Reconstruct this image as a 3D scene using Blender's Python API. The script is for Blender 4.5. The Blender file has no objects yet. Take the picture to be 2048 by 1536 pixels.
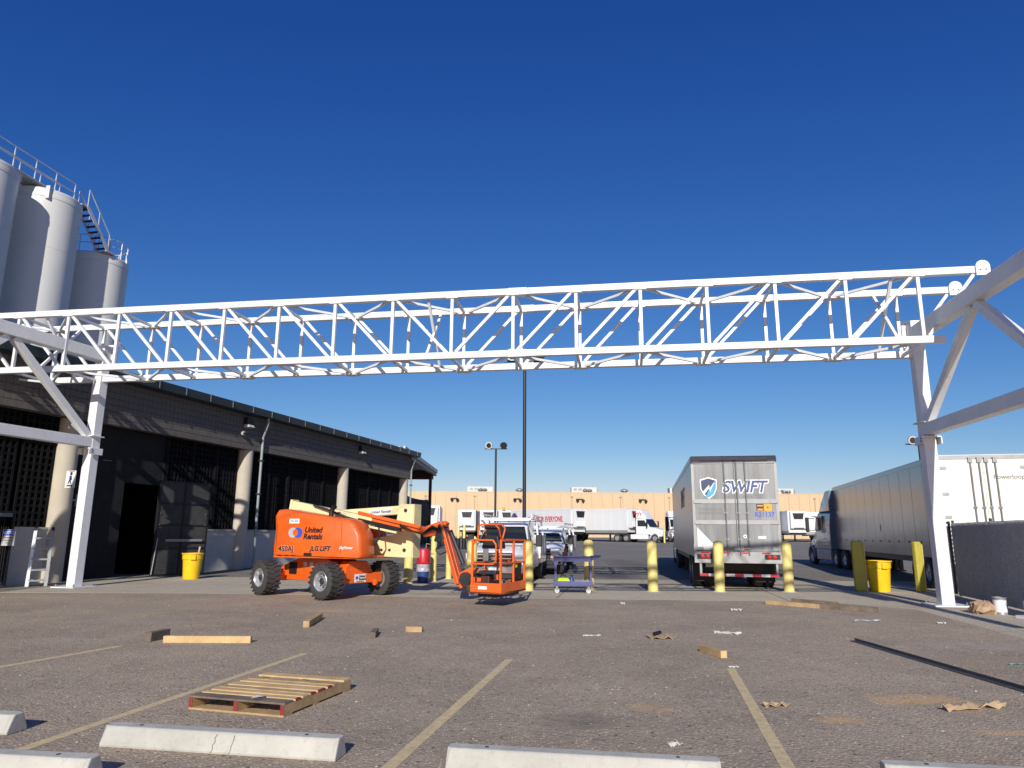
import bpy, bmesh, math, random
from mathutils import Vector, Matrix, Euler
random.seed(7)
R = math.radians
SC = bpy.context.scene
COL = SC.collection

# ------------------------------------------------------------------ camera
cam = bpy.data.cameras.new('camera'); camo = bpy.data.objects.new('camera', cam); COL.objects.link(camo)
cam.sensor_width = 36.0; cam.lens = 1420 / 2048 * 36; cam.clip_end = 3000; cam.clip_start = .05
PITCH = math.atan(300 / 1420); ROLL = R(.4)
_f = Vector((0, math.cos(PITCH), math.sin(PITCH))); _x = Vector((1, 0, 0)); _u = Vector((0, -math.sin(PITCH), math.cos(PITCH)))
_r = math.cos(ROLL) * _x + math.sin(ROLL) * _u; _v = -math.sin(ROLL) * _x + math.cos(ROLL) * _u
camo.matrix_world = Matrix(((_r.x, _v.x, -_f.x, 0), (_r.y, _v.y, -_f.y, 0), (_r.z, _v.z, -_f.z, 1.65), (0, 0, 0, 1)))
SC.camera = camo
# ------------------------------------------------------------------ sky and sun
SUN_AZ = R(4.5); SUN_EL = R(24.5)          # shadows fall 4.5 degrees right of straight ahead
w = bpy.data.worlds.new('World'); SC.world = w; w.use_nodes = True
nt = w.node_tree; nt.nodes.clear()
sky = nt.nodes.new('ShaderNodeTexSky'); sky.sky_type = 'NISHITA'; sky.sun_disc = False
sky.sun_elevation = SUN_EL; sky.sun_rotation = math.pi + SUN_AZ; sky.altitude = 350; sky.air_density = 1.0; sky.dust_density = .3; sky.ozone_density = 2.6
bg = nt.nodes.new('ShaderNodeBackground'); bg.inputs[1].default_value = .1
# clear desert air: each channel of the sky gets its own contrast, so the zenith is deep blue and the horizon pale
sp_ = nt.nodes.new('ShaderNodeSeparateColor'); cb_ = nt.nodes.new('ShaderNodeCombineColor'); nt.links.new(sky.outputs[0], sp_.inputs[0])
for i_, (g_, k_) in enumerate(((1.72, .195), (1.26, .43), (.80, 1.36))):
    p_ = nt.nodes.new('ShaderNodeMath'); p_.operation = 'POWER'; nt.links.new(sp_.outputs[i_], p_.inputs[0]); p_.inputs[1].default_value = g_
    q_ = nt.nodes.new('ShaderNodeMath'); q_.operation = 'MULTIPLY'; nt.links.new(p_.outputs[0], q_.inputs[0]); q_.inputs[1].default_value = k_; nt.links.new(q_.outputs[0], cb_.inputs[i_])
wo = nt.nodes.new('ShaderNodeOutputWorld'); nt.links.new(cb_.outputs[0], bg.inputs[0]); nt.links.new(bg.outputs[0], wo.inputs[0])
sl = bpy.data.lights.new('sun', 'SUN'); sl.energy = 4.9; sl.angle = R(.53); sl.color = (1, .965, .905)
so = bpy.data.objects.new('sun', sl); COL.objects.link(so)
_d = Vector((math.sin(SUN_AZ) * math.cos(SUN_EL), math.cos(SUN_AZ) * math.cos(SUN_EL), -math.sin(SUN_EL)))
so.rotation_euler = _d.to_track_quat('-Z', 'Y').to_euler(); so.location = (-5, -40, 40)
SC.view_settings.view_transform = 'Standard'; SC.view_settings.look = 'None'; SC.view_settings.gamma = 1
SC.view_settings.exposure = 0.0; SC.view_settings.use_curve_mapping = False

# ------------------------------------------------------------------ materials
M = {}
def mat(name, col, rough=.6, metal=0., var=.12, scale=3., bump=0., col2=None, grime=0., streak=False, spec=.5, coat=0.):
    m = bpy.data.materials.new(name); m.use_nodes = True; n = m.node_tree.nodes; l = m.node_tree.links
    b = n['Principled BSDF']; b.inputs['Roughness'].default_value = rough; b.inputs['Metallic'].default_value = metal
    b.inputs['Specular IOR Level'].default_value = spec; b.inputs['Coat Weight'].default_value = coat
    tc = n.new('ShaderNodeTexCoord'); mp = n.new('ShaderNodeMapping'); l.new(tc.outputs['Object'], mp.inputs[0])
    if streak: mp.inputs['Scale'].default_value = (1, 1, .12)
    nz = n.new('ShaderNodeTexNoise'); nz.inputs['Scale'].default_value = scale; nz.inputs['Detail'].default_value = 8; nz.inputs['Roughness'].default_value = .65
    l.new(mp.outputs[0], nz.inputs[0])
    rp = n.new('ShaderNodeValToRGB'); c = Vector(col[:3])
    c2 = Vector(col2) if col2 else c * (1 - var * 2.2)
    rp.color_ramp.elements[0].position = .32; rp.color_ramp.elements[1].position = .68
    rp.color_ramp.elements[0].color = (*c2, 1); rp.color_ramp.elements[1].color = (*(c * (1 + var * .5)), 1)
    l.new(nz.outputs[0], rp.inputs[0]); out = rp.outputs[0]
    if grime:
        g = n.new('ShaderNodeTexNoise'); g.inputs['Scale'].default_value = scale * 5.3; g.inputs['Detail'].default_value = 9; g.inputs['Roughness'].default_value = .75
        l.new(mp.outputs[0], g.inputs[0])
        mr = n.new('ShaderNodeMapRange'); mr.inputs[1].default_value = .53; mr.inputs[2].default_value = .72; mr.inputs[4].default_value = grime; l.new(g.outputs[0], mr.inputs[0])
        mx = n.new('ShaderNodeMix'); mx.data_type = 'RGBA'; l.new(mr.outputs[0], mx.inputs[0]); l.new(out, mx.inputs[6]); mx.inputs[7].default_value = (.13, .11, .09, 1)
        out = mx.outputs[2]
    l.new(out, b.inputs['Base Color'])
    r2 = n.new('ShaderNodeMapRange'); r2.inputs[3].default_value = max(.02, rough - .12); r2.inputs[4].default_value = min(1, rough + .12); l.new(nz.outputs[0], r2.inputs[0]); l.new(r2.outputs[0], b.inputs['Roughness'])
    if bump:
        bn = n.new('ShaderNodeTexNoise'); bn.inputs['Scale'].default_value = scale * 14; bn.inputs['Detail'].default_value = 6; l.new(tc.outputs['Object'], bn.inputs[0])
        bp = n.new('ShaderNodeBump'); bp.inputs['Strength'].default_value = bump; bp.inputs['Distance'].default_value = .01; l.new(bn.outputs[0], bp.inputs['Height']); l.new(bp.outputs[0], b.inputs['Normal'])
    M[name] = m; return m

def ground_mat(name, base, dark, light, stone, patches=(), sc=1.0, speck=.5):
    """pavement: mottled binder, stone chips, stains and sandy patches with their own shapes"""
    m = bpy.data.materials.new(name); m.use_nodes = True; n = m.node_tree.nodes; l = m.node_tree.links
    b = n['Principled BSDF']; b.inputs['Roughness'].default_value = .9; b.inputs['Specular IOR Level'].default_value = .25
    tc = n.new('ShaderNodeTexCoord'); O = tc.outputs['Object']
    def noise(s, d=6, r=.6, src=O):
        q = n.new('ShaderNodeTexNoise'); q.inputs['Scale'].default_value = s; q.inputs['Detail'].default_value = d; q.inputs['Roughness'].default_value = r; l.new(src, q.inputs[0]); return q.outputs[0]
    def rng(src, a, c, lo=0., hi=1.):
        q = n.new('ShaderNodeMapRange'); q.inputs[1].default_value = a; q.inputs[2].default_value = c; q.inputs[3].default_value = lo; q.inputs[4].default_value = hi; l.new(src, q.inputs[0]); return q.outputs[0]
    def mix(fac, a, c):
        q = n.new('ShaderNodeMix'); q.data_type = 'RGBA'
        (l.new(fac, q.inputs[0]) if not isinstance(fac, float) else setattr(q.inputs[0], 'default_value', fac))
        for s, i in ((a, 6), (c, 7)):
            if isinstance(s, tuple): q.inputs[i].default_value = (*s, 1)
            else: l.new(s, q.inputs[i])
        return q.outputs[2]
    def mul(a, c):
        q = n.new('ShaderNodeMath'); q.operation = 'MULTIPLY'; l.new(a, q.inputs[0])
        (l.new(c, q.inputs[1]) if not isinstance(c, float) else setattr(q.inputs[1], 'default_value', c)); return q.outputs[0]
    c = mix(rng(noise(.35 * sc, 7, .7), .38, .62), dark, base)
    c = mix(rng(noise(.9 * sc, 8, .75), .56, .68, 0, .5), c, tuple(x * .72 for x in dark))
    c = mix(rng(noise(1.7 * sc, 7, .7), .5, .78, 0, .6), c, light)
    c = mix(rng(noise(26 * sc, 4, .7), .42, .62, .0, .42), c, tuple(x * .55 for x in dark))
    c = mix(rng(noise(11 * sc, 5, .75), .52, .66, .0, .5 * speck), c, tuple(x * .5 for x in dark))
    c = mix(rng(noise(13 * sc, 5, .8), .56, .70, .0, .6 * speck), c, stone)
    v = n.new('ShaderNodeTexVoronoi'); v.inputs['Scale'].default_value = 38 * sc; l.new(O, v.inputs[0])
    near = rng(v.outputs['Distance'], .42, .18)
    sp = n.new('ShaderNodeSeparateColor'); l.new(v.outputs['Color'], sp.inputs[0])
    c = mix(mul(mul(near, rng(sp.outputs[0], .62, .8)), speck), c, stone)
    v2 = n.new('ShaderNodeTexVoronoi'); v2.inputs['Scale'].default_value = 15 * sc; l.new(O, v2.inputs[0])
    s2 = n.new('ShaderNodeSeparateColor'); l.new(v2.outputs['Color'], s2.inputs[0])
    c = mix(mul(mul(rng(v2.outputs['Distance'], .26, .12), rng(s2.outputs[1], .78, .82)), .85), c, (.62, .58, .52))
    c = mix(mul(mul(rng(v2.outputs['Distance'], .3, .15), rng(s2.outputs[2], .88, .92)), .8), c, (.035, .03, .028))
    sx = n.new('ShaderNodeSeparateXYZ'); l.new(O, sx.inputs[0])
    wob = noise(2.2, 6, .7)
    for (px, py, rx, ry, pc, am) in patches:
        def ax(o, p, r):
            a = n.new('ShaderNodeMath'); a.operation = 'SUBTRACT'; l.new(o, a.inputs[0]); a.inputs[1].default_value = p
            d = n.new('ShaderNodeMath'); d.operation = 'DIVIDE'; l.new(a.outputs[0], d.inputs[0]); d.inputs[1].default_value = r
            return mul(d.outputs[0], d.outputs[0])
        ad = n.new('ShaderNodeMath'); ad.operation = 'ADD'; l.new(ax(sx.outputs[0], px, rx), ad.inputs[0]); l.new(ax(sx.outputs[1], py, ry), ad.inputs[1])
        a2 = n.new('ShaderNodeMath'); a2.operation = 'MULTIPLY_ADD'; l.new(wob, a2.inputs[0]); a2.inputs[1].default_value = 3.4; l.new(ad.outputs[0], a2.inputs[2])
        c = mix(mul(rng(a2.outputs[0], 2.7, 1.5), am), c, pc)
    l.new(c, b.inputs['Base Color'])
    bp = n.new('ShaderNodeBump'); bp.inputs['Strength'].default_value = .55; bp.inputs['Distance'].default_value = .012
    l.new(v.outputs['Distance'], bp.inputs['Height']); l.new(bp.outputs[0], b.inputs['Normal'])
    M[name] = m; return m

mat('white_steel', (.77, .77, .755), .45, var=.05, scale=1.2, grime=.2)
mat('concrete', (.50, .475, .41), .85, var=.10, scale=2.2, bump=.25, grime=.35)
mat('lot_paint', (.66, .50, .25), .85, var=.15, scale=14, col2=(.46, .36, .22), grime=.35)
mat('yard_paint', (.50, .40, .22), .85, var=.2, scale=4, col2=(.3, .27, .2))
mat('orange', (.80, .125, .01), .42, var=.1, scale=1.4, grime=.38, coat=.3)
mat('cream', (.78, .68, .36), .42, var=.05, scale=1.5, grime=.2)
mat('rubber', (.028, .027, .026), .8, var=.25, scale=6, bump=.2, col2=(.055, .05, .045))
mat('rim', (.55, .55, .55), .35, .6, var=.1, scale=5, grime=.3)
mat('dark_steel', (.035, .035, .037), .5, .2, var=.15, scale=4)
mat('black', (.012, .012, .013), .55, var=.2, scale=5)
mat('grey_steel', (.28, .28, .28), .45, .5, var=.15, scale=5)
mat('chrome', (.7, .7, .7), .18, 1., var=.05)
mat('bollard_yellow', (.80, .66, .22), .55, var=.1, scale=4, grime=.42)
mat('shaded_yellow', (.50, .43, .06), .5, var=.08, scale=3, grime=.2)  # guard plates' yellow with their shade put into the colour
mat('bin_yellow', (.86, .55, .01), .38, var=.06, scale=5, grime=.15)
mat('bin_blue', (.03, .07, .22), .45, var=.1, scale=5)
mat('bin_red', (.55, .02, .035), .4, var=.1, scale=5)
mat('film', (.5, .5, .55), .35, var=.2, scale=9)
mat('purple', (.085, .08, .22), .5, var=.1, scale=6, grime=.3)
mat('lime', (.55, .75, .03), .5, var=.1, scale=8)
mat('wood', (.48, .33, .17), .8, var=.16, scale=6, bump=.3, col2=(.33, .21, .10), grime=.2)
mat('wood_new', (.62, .43, .21), .8, var=.12, scale=5, bump=.2, col2=(.48, .31, .14))
mat('wood_grey', (.20, .15, .105), .85, var=.2, scale=6, bump=.35, col2=(.10, .075, .055))
mat('wood_red', (.30, .035, .035), .8, var=.2, scale=8, bump=.2)
mat('cardboard', (.46, .32, .18), .85, var=.1, scale=6)
mat('paper', (.56, .54, .5), .8, var=.08, scale=8)
mat('block', (.155, .136, .118), .9, var=.09, scale=2.5, bump=.35)
mat('mortar', (.10, .09, .08), .95, var=.1)
mat('stucco', (.52, .46, .36), .85, var=.05, scale=2, bump=.2, grime=.12)
mat('sill_wall', (.62, .56, .47), .85, var=.07, scale=1.5, bump=.2, grime=.2)
mat('lattice', (.014, .014, .015), .95, spec=.1, var=.2, scale=4)
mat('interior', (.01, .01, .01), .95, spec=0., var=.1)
mat('gutter', (.03, .045, .05), .45, .2, var=.1, scale=2)
mat('door_paint', (.03, .031, .031), .9, spec=.1, var=.12, scale=3)
mat('downspout', (.30, .34, .32), .5, var=.08)
mat('silo', (.70, .69, .64), .5, var=.035, scale=.8, streak=True, grime=.06)
mat('rail_steel', (.66, .66, .65), .4, .3, var=.06)
mat('tan_panel', (.63, .45, .27), .85, var=.035, scale=.5, bump=.1)
mat('tan_joint', (.42, .31, .2), .9, var=.05)
mat('roof_unit', (.62, .62, .56), .6, var=.1, scale=2)
mat('trailer_white', (.72, .72, .71), .4, var=.04, scale=1, streak=True, grime=.14)
mat('trailer_cream', (.74, .71, .62), .45, var=.04, scale=1.2, grime=.1)
mat('trailer_grey', (.30, .31, .32), .3, .4, var=.16, scale=1.6, streak=True, grime=.35)
mat('trailer_side', (.25, .255, .27), .2, .5, var=.07, scale=.8, streak=True, grime=.12)
mat('alu', (.33, .33, .325), .5, .3, var=.1, scale=3, grime=.25)
mat('door_alu', (.25, .255, .255), .5, .25, var=.25, scale=1.8, streak=True, grime=.45)
mat('truck_white', (.78, .78, .78), .25, var=.02, coat=.5)
mat('truck_blue', (.16, .21, .27), .25, var=.04, coat=.5)
mat('service_grey', (.50, .50, .50), .4, var=.05, grime=.15)
mat('glass', (.015, .02, .022), .06, var=.1, spec=.8)
mat('lamp_clear', (.7, .7, .7), .12, var=.05)
mat('lamp_red', (.55, .015, .015), .25, var=.05)
mat('red_print', (.62, .035, .05), .5, var=.05)
mat('blue_print', (.03, .06, .22), .5, var=.05)
mat('navy', (.02, .035, .10), .5, var=.05)
mat('sky_print', (.06, .36, .58), .5, var=.1)
mat('grey_print', (.17, .175, .18), .5, var=.1)
mat('pale_print', (.55, .55, .52), .5, var=.05)
mat('black_print', (.012, .012, .014), .5, var=.05)
mat('white_print', (.8, .8, .79), .45, var=.03)
mat('orange_print', (.85, .36, .01), .5, var=.05)
mat('logo_blue', (.03, .09, .5), .45, var=.05)
mat('logo_grey', (.42, .43, .46), .45, var=.05)
mat('maroon', (.075, .018, .018), .5, var=.1)
mat('shade_cloth', (.012, .016, .018), .9, var=.2, scale=6)
mat('slat', (.60, .60, .59), .6, var=.3, scale=24)
mat('bag', (.45, .30, .18), .85, var=.15, scale=7, bump=.4)
mat('leaf_paint', (.06, .06, .058), .8, spec=.2, var=.15, scale=3)
mat('wire', (.5, .5, .5), .5, .3)
mat('grit_stone', (.50, .43, .35), .85, var=.3, scale=1.5)
mat('bar_steel', (.085, .09, .10), .5, .3, var=.15, scale=3)
mat('teal', (.10, .45, .48), .5)
mat('pole_black', (.02, .019, .02), .5, var=.1)
SAND = (.62, .385, .17)
ground_mat('lot', (.43, .338, .24), (.31, .243, .177), (.53, .41, .28), (.80, .68, .52), sc=1.0, speck=.75, patches=(
    (4.24, 7.85, .62, .3, SAND, .8), (3.0, 7.0, .3, .16, SAND, .6), (4.3, 6.6, .3, .12, SAND, .6), (6.3, 10.2, 1.4, .6, (.36, .27, .18), .5), (7.3, 11.6, 1.6, .5, (.40, .35, .29), .6),
    (-3.94, 16.0, .5, .3, SAND, .6), (-6.9, 11.6, .5, .25, (.4, .36, .3), .6), (.62, 6.9, .55, .32, (.12, .10, .085), .5), (1.35, 7.4, .3, .2, SAND, .45), (-8.5, 16.5, 2.2, .7, (.34, .28, .22), .6), (-7, 13.9, 1.4, .4, (.36, .31, .26), .5)))
ground_mat('apron', (.56, .48, .36), (.47, .405, .305), (.62, .52, .37), (.6, .54, .45), sc=.8, speck=.25, patches=(
    (4.0, 24.4, 1.2, 1.6, (.1, .095, .09), .75), (-1.5, 20.6, 2, .5, (.25, .19, .13), .6), (9.5, 17.6, 2, .6, (.38, .31, .22), .6)))
ground_mat('yard', (.27, .24, .20), (.21, .19, .16), (.33, .29, .23), (.3, .28, .25), sc=.5, speck=.25, patches=(
    (4.2, 30.5, 1.1, 3.2, (.045, .043, .042), .9), (6.5, 40, 1.5, 6, (.08, .075, .07), .6)))

# ------------------------------------------------------------------ mesh helpers
class MB:
    def __init__(s): s.v = []; s.f = []
    def add(s, vs, fs):
        o = len(s.v); s.v += [Vector(v) for v in vs]; s.f += [[i + o for i in f] for f in fs]; return s
    def box(s, x0, x1, y0, y1, z0, z1):
        return s.add([(x0, y0, z0), (x1, y0, z0), (x1, y1, z0), (x0, y1, z0), (x0, y0, z1), (x1, y0, z1), (x1, y1, z1), (x0, y1, z1)],
                     [(0, 3, 2, 1), (4, 5, 6, 7), (0, 1, 5, 4), (1, 2, 6, 5), (2, 3, 7, 6), (3, 0, 4, 7)])
    def bar(s, p0, p1, w, h=None, up=(0, 0, 1)):
        p0, p1 = Vector(p0), Vector(p1); h = h or w; d = (p1 - p0).normalized(); up = Vector(up)
        if abs(d.dot(up)) > .98: up = Vector((0, 1, 0))
        x = d.cross(up).normalized() * w / 2; y = x.cross(d).normalized() * h / 2
        return s.add([p0 - x - y, p0 + x - y, p0 + x + y, p0 - x + y, p1 - x - y, p1 + x - y, p1 + x + y, p1 - x + y],
                     [(0, 3, 2, 1), (4, 5, 6, 7), (0, 1, 5, 4), (1, 2, 6, 5), (2, 3, 7, 6), (3, 0, 4, 7)])
    def cyl(s, p0, p1, r0, r1=None, n=12):
        r1 = r0 if r1 is None else r1; p0, p1 = Vector(p0), Vector(p1); d = (p1 - p0).normalized()
        a = Vector((0, 0, 1)) if abs(d.z) < .9 else Vector((1, 0, 0)); x = d.cross(a).normalized(); y = d.cross(x)
        vs = [p + (x * math.cos(2 * math.pi * i / n) + y * math.sin(2 * math.pi * i / n)) * r for p, r in ((p0, r0), (p1, r1)) for i in range(n)]
        return s.add(vs, [(i, (i + 1) % n, n + (i + 1) % n, n + i) for i in range(n)] + [tuple(range(n))[::-1], tuple(range(n, 2 * n))])
    def path(s, pts, r, n=8):
        for a, b in zip(pts[:-1], pts[1:]): s.cyl(a, b, r, r, n)
        return s
    def lathe(s, prof, n=24, c=(0, 0, 0), ax='z', loop=False):
        vs = []; c = Vector(c)
        for (r, z) in prof:
            for i in range(n):
                a = 2 * math.pi * i / n; p = (r * math.cos(a), r * math.sin(a), z)
                if ax == 'x': p = (z, r * math.cos(a), r * math.sin(a))
                if ax == 'y': p = (r * math.cos(a), z, r * math.sin(a))
                vs.append(c + Vector(p))
        k = len(prof); fs = [(j * n + i, j * n + (i + 1) % n, (j + 1) * n + (i + 1) % n, (j + 1) * n + i) for j in range(k - 1) for i in range(n)]
        if loop: return s.add(vs, fs + [((k - 1) * n + i, (k - 1) * n + (i + 1) % n, (i + 1) % n, i) for i in range(n)])
        return s.add(vs, fs + [tuple(range(n))[::-1], tuple(range((k - 1) * n, k * n))])
    def prism(s, poly, a0, a1, ax='x'):
        """polygon in the other two axes, swept along ax"""
        def P(q, a): return {'x': (a, q[0], q[1]), 'y': (q[0], a, q[1]), 'z': (q[0], q[1], a)}[ax]
        n = len(poly)
        return s.add([P(q, a0) for q in poly] + [P(q, a1) for q in poly], [tuple(range(n))[::-1], tuple(range(n, 2 * n))] + [(i, (i + 1) % n, n + (i + 1) % n, n + i) for i in range(n)])
    def loft(s, secs):
        n = len(secs[0]); vs = [p for q in secs for p in q]; k = len(secs)
        return s.add(vs, [(j * n + i, j * n + (i + 1) % n, (j + 1) * n + (i + 1) % n, (j + 1) * n + i) for j in range(k - 1) for i in range(n)] + [tuple(range(n))[::-1], tuple(range((k - 1) * n, k * n))])
    def mesh(s, name, m, smooth=None):
        me = bpy.data.meshes.new(name); me.from_pydata([tuple(v) for v in s.v], [], s.f)
        bm = bmesh.new(); bm.from_mesh(me); bmesh.ops.recalc_face_normals(bm, faces=bm.faces); bm.to_mesh(me); bm.free()
        me.materials.append(M[m])
        if smooth is not None: me.shade_smooth(); me.set_sharp_from_angle(angle=R(smooth))
        return me
    def build(s, name, m, parent=None, smooth=None, bevel=0, seg=2):
        return link(name, s.mesh(name, m, smooth), parent, bevel=bevel, seg=seg)
def link(name, me, parent=None, loc=(0, 0, 0), rot=(0, 0, 0), scale=(1, 1, 1), bevel=0, seg=2):
    o = bpy.data.objects.new(name, me); COL.objects.link(o); o.parent = parent; o.location = loc; o.rotation_euler = rot; o.scale = scale
    if bevel:
        b = o.modifiers.new('bevel', 'BEVEL'); b.width = bevel; b.segments = seg; b.limit_method = 'ANGLE'; b.angle_limit = R(35)
    return o
def thing(name, label, cat, loc=(0, 0, 0), rz=0, group=None):
    o = bpy.data.objects.new(name, None); COL.objects.link(o); o.location = loc; o.rotation_euler = (0, 0, rz); o.empty_display_size = .2
    return tag(o, label, cat, group)
def tag(o, label, cat, group=None):
    o['label'] = label; o['category'] = cat
    if group: o['group'] = group
    return o
def structure(o): o['kind'] = 'structure'; return o
def stuff(o): o['kind'] = 'stuff'; return o
def clone(o, parent=None):
    c = o.copy(); COL.objects.link(c); c.parent = parent
    for ch in list(o.children): clone(ch, c)
    return c
def placed(root, loc, rz, label, group=None):
    c = clone(root); c.location = loc; c.rotation_euler = (0, 0, rz); c['label'] = label
    if group: c['group'] = group
    return c
def text(s, size, m, parent, loc, rot=(math.pi / 2, 0, 0), bold=0., shear=0., align='CENTER', sx=1., name='lettering', ext=.003):
    cu = bpy.data.curves.new('t', 'FONT'); cu.body = s; cu.size = size; cu.align_x = align; cu.align_y = 'CENTER'; cu.offset = bold; cu.shear = shear; cu.extrude = ext; cu.resolution_u = 3
    t = bpy.data.objects.new('t', cu); COL.objects.link(t)
    me = bpy.data.meshes.new_from_object(t.evaluated_get(bpy.context.evaluated_depsgraph_get())); bpy.data.objects.remove(t)
    me.materials.clear(); me.materials.append(M[m])
    return link(name, me, parent, loc, rot, (sx, 1, 1))
def flat(poly, m, name, parent, loc, rot=(math.pi / 2, 0, 0), t=.003):
    return link(name, MB().prism(poly, 0, t, 'z').mesh(name, m), parent, loc, rot)

# ------------------------------------------------------------------ ground
def gz(y): return 0 if y < 32 else min((y - 32) * .012, 1.35)
ys = [-60, -10, 0, 10, 20, 30, 32] + list(range(38, 146, 6)) + [200, 400, 1500]; xs = [-1500, -300, -60, -20, 0, 20, 60, 300, 1500]
vs = [(x, y, gz(y)) for y in ys for x in xs]; nx = len(xs)
g = MB().add(vs, [(j * nx + i, j * nx + i + 1, (j + 1) * nx + i + 1, (j + 1) * nx + i) for j in range(len(ys) - 1) for i in range(nx - 1)])
structure(g.build('yard_pavement', 'yard'))
structure(MB().prism([(-13.9, 20.05), (-8.6, 20.2), (1.0, 19.3), (6.3, 19.05), (8.4, 18.6), (9.4, 17.2), (8.5, 12.3), (7.6, 6), (6.4, -8), (40, -8), (40, 27.9), (-14, 27.4)], -.1, .006, 'z').build('concrete_apron', 'apron'))
structure(MB().prism([(-30, -40), (30, -40), (30, -7.5), (6.38, -7.5), (7.6, 6), (8.5, 12.3), (9.4, 17.2), (8.4, 18.6), (6.3, 19.05), (1.0, 19.3), (-8.6, 20.2), (-13.95, 20.0), (-16.5, 11), (-30, 11)], -.1, .004, 'z').build('asphalt_lot', 'lot'))
# saw-cut joints in the apron
for i, (a, b) in enumerate([((-13, 23.6), (12.5, 23.2)), ((1.2, 19.4), (2.6, 27.6)), ((-5, 20), (-3.6, 27.6)), ((7.2, 19.1), (8.6, 27.8))]):
    j = MB().bar((a[0], a[1], .0065), (b[0], b[1], .0065), .025, .004).build('pavement_joint', 'mortar'); structure(j)
# painted stall lines
for a, b in (((-6.6, 8.3), (-5.71, 10.97)), ((-3.85, 5.4), (-2.85, 10.43)), ((-.93, 5.2), (-.01, 10.06)), ((1.95, 5.25), (2.79, 9.52))):
    structure(MB().bar((a[0], a[1], .0062), (b[0], b[1], .0062), .105, .003).build('stall_line', 'lot_paint'))
structure(MB().bar((4.35, 24.0, .0082), (4.9, 27.5, .0082), .1, .003).build('yard_line', 'yard_paint'))
structure(MB().bar((-22, 62, gz(62) + .01), (30, 64, gz(64) + .01), .12, .003).build('yard_line', 'yard_paint'))

# ------------------------------------------------------------------ box truss
TA = Vector((-13.1, 21.98, 0)); TROT = math.atan2(18.09 - 21.98, 10.66 + 13.1)
def make_truss(loc, label, cross=(11.15, -.8, 23.1), k0=-2, zt=8.06, zb=6.34):
    T = thing('box_truss', label, 'truss', loc, TROT); S = lambda k: -1.67 + 1.69 * k; D = 1.5
    for (y, z, a, b) in ((0, zt, -3.1, 25.1), (0, zb, -2.0, 24.2), (-D, zt, -5.2, 25.1), (-D, zb, -5.2, 24.15)):
        MB().bar((a, y, z), (b, y, z), .16, .18).build('chord', 'white_steel', T, bevel=.012)
        for q in (11.96 + 1.7, ):
            MB().bar((q - .25, y, z), (q + .25, y, z), .172, .192).build('splice_sleeve', 'white_steel', T)
    for y in (0, -D):
        for k in range(k0 if y else 0, 16):
            s = S(k)
            MB().bar((s, y, zb + .09), (s, y, zt - .09), .08).box(s - .16, s + .16, y - .075, y + .075, zt - .105, zt - .088).build('vertical', 'white_steel', T)
            o = .12
            if k < 8: MB().bar((s + o, y, zt - .1), (S(k + 1) - o, y, zb + .08), .075, up=(0, 1, 0)).build('diagonal', 'white_steel', T)
            else: MB().bar((s + o, y, zb + .1), (S(k + 1) - o * (1 if k < 15 else 3.2), y, zt - .08), .075, up=(0, 1, 0)).build('diagonal', 'white_steel', T)
    for z in (zt, zb):
        for k in range(0, 16):
            MB().bar((S(k), -D + .1, z - .04), (S(k), -.08, z - .04), .07).build('cross_strut', 'white_steel', T)
            if k % 2 == 0:
                for q in (k - 1, k + 1):
                    if q > 15 or q < k0: continue
                    MB().bar((S(q) + (.15 if q < k else -.15), -D + .1, z - .05), (S(k) + (-.12 if q < k else .12), -.08, z - .05), .065).build('lateral_brace', 'white_steel', T)
                MB().box(S(k) - .2, S(k) + .2, -.14, .14, z - .108, z - .0905).build('gusset_plate', 'white_steel', T)
    for s in cross:
        MB().bar((s, -D + .08, zt - .1), (s, -.08, zb + .1), .07).build('cross_brace', 'white_steel', T)
        MB().bar((s, -.08, zt - .1), (s, -D + .08, zb + .1), .07).build('cross_brace', 'white_steel', T)
    # rounded bolted lugs at the right-hand top ends
    for y in (-D, 0):
        p = [(-.12, -.2), (.2, -.2), (.2, .03)] + [(.04 + .16 * math.cos(a), .03 + .15 * math.sin(a)) for a in [R(x) for x in range(15, 180, 15)]] + [(-.12, .03)]
        lg = MB().prism([(25.1 + a, zt + .03 + b) for a, b in p], y - .135, y - .112, 'y').build('end_lug', 'white_steel', T)
        for q in (-.03, .1): MB().cyl((25.1 + q, y - .15, zt - .03), (25.1 + q, y - .13, zt - .03), .016).build('bolt', 'dark_steel', lg)
    lg = MB().box(-3.25, -2.85, -.135, -.112, zt - .2, zt + .2).build('end_lug', 'white_steel', T)
    return T
make_truss(TA, 'white steel box truss spanning the whole lot between two columns')
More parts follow.
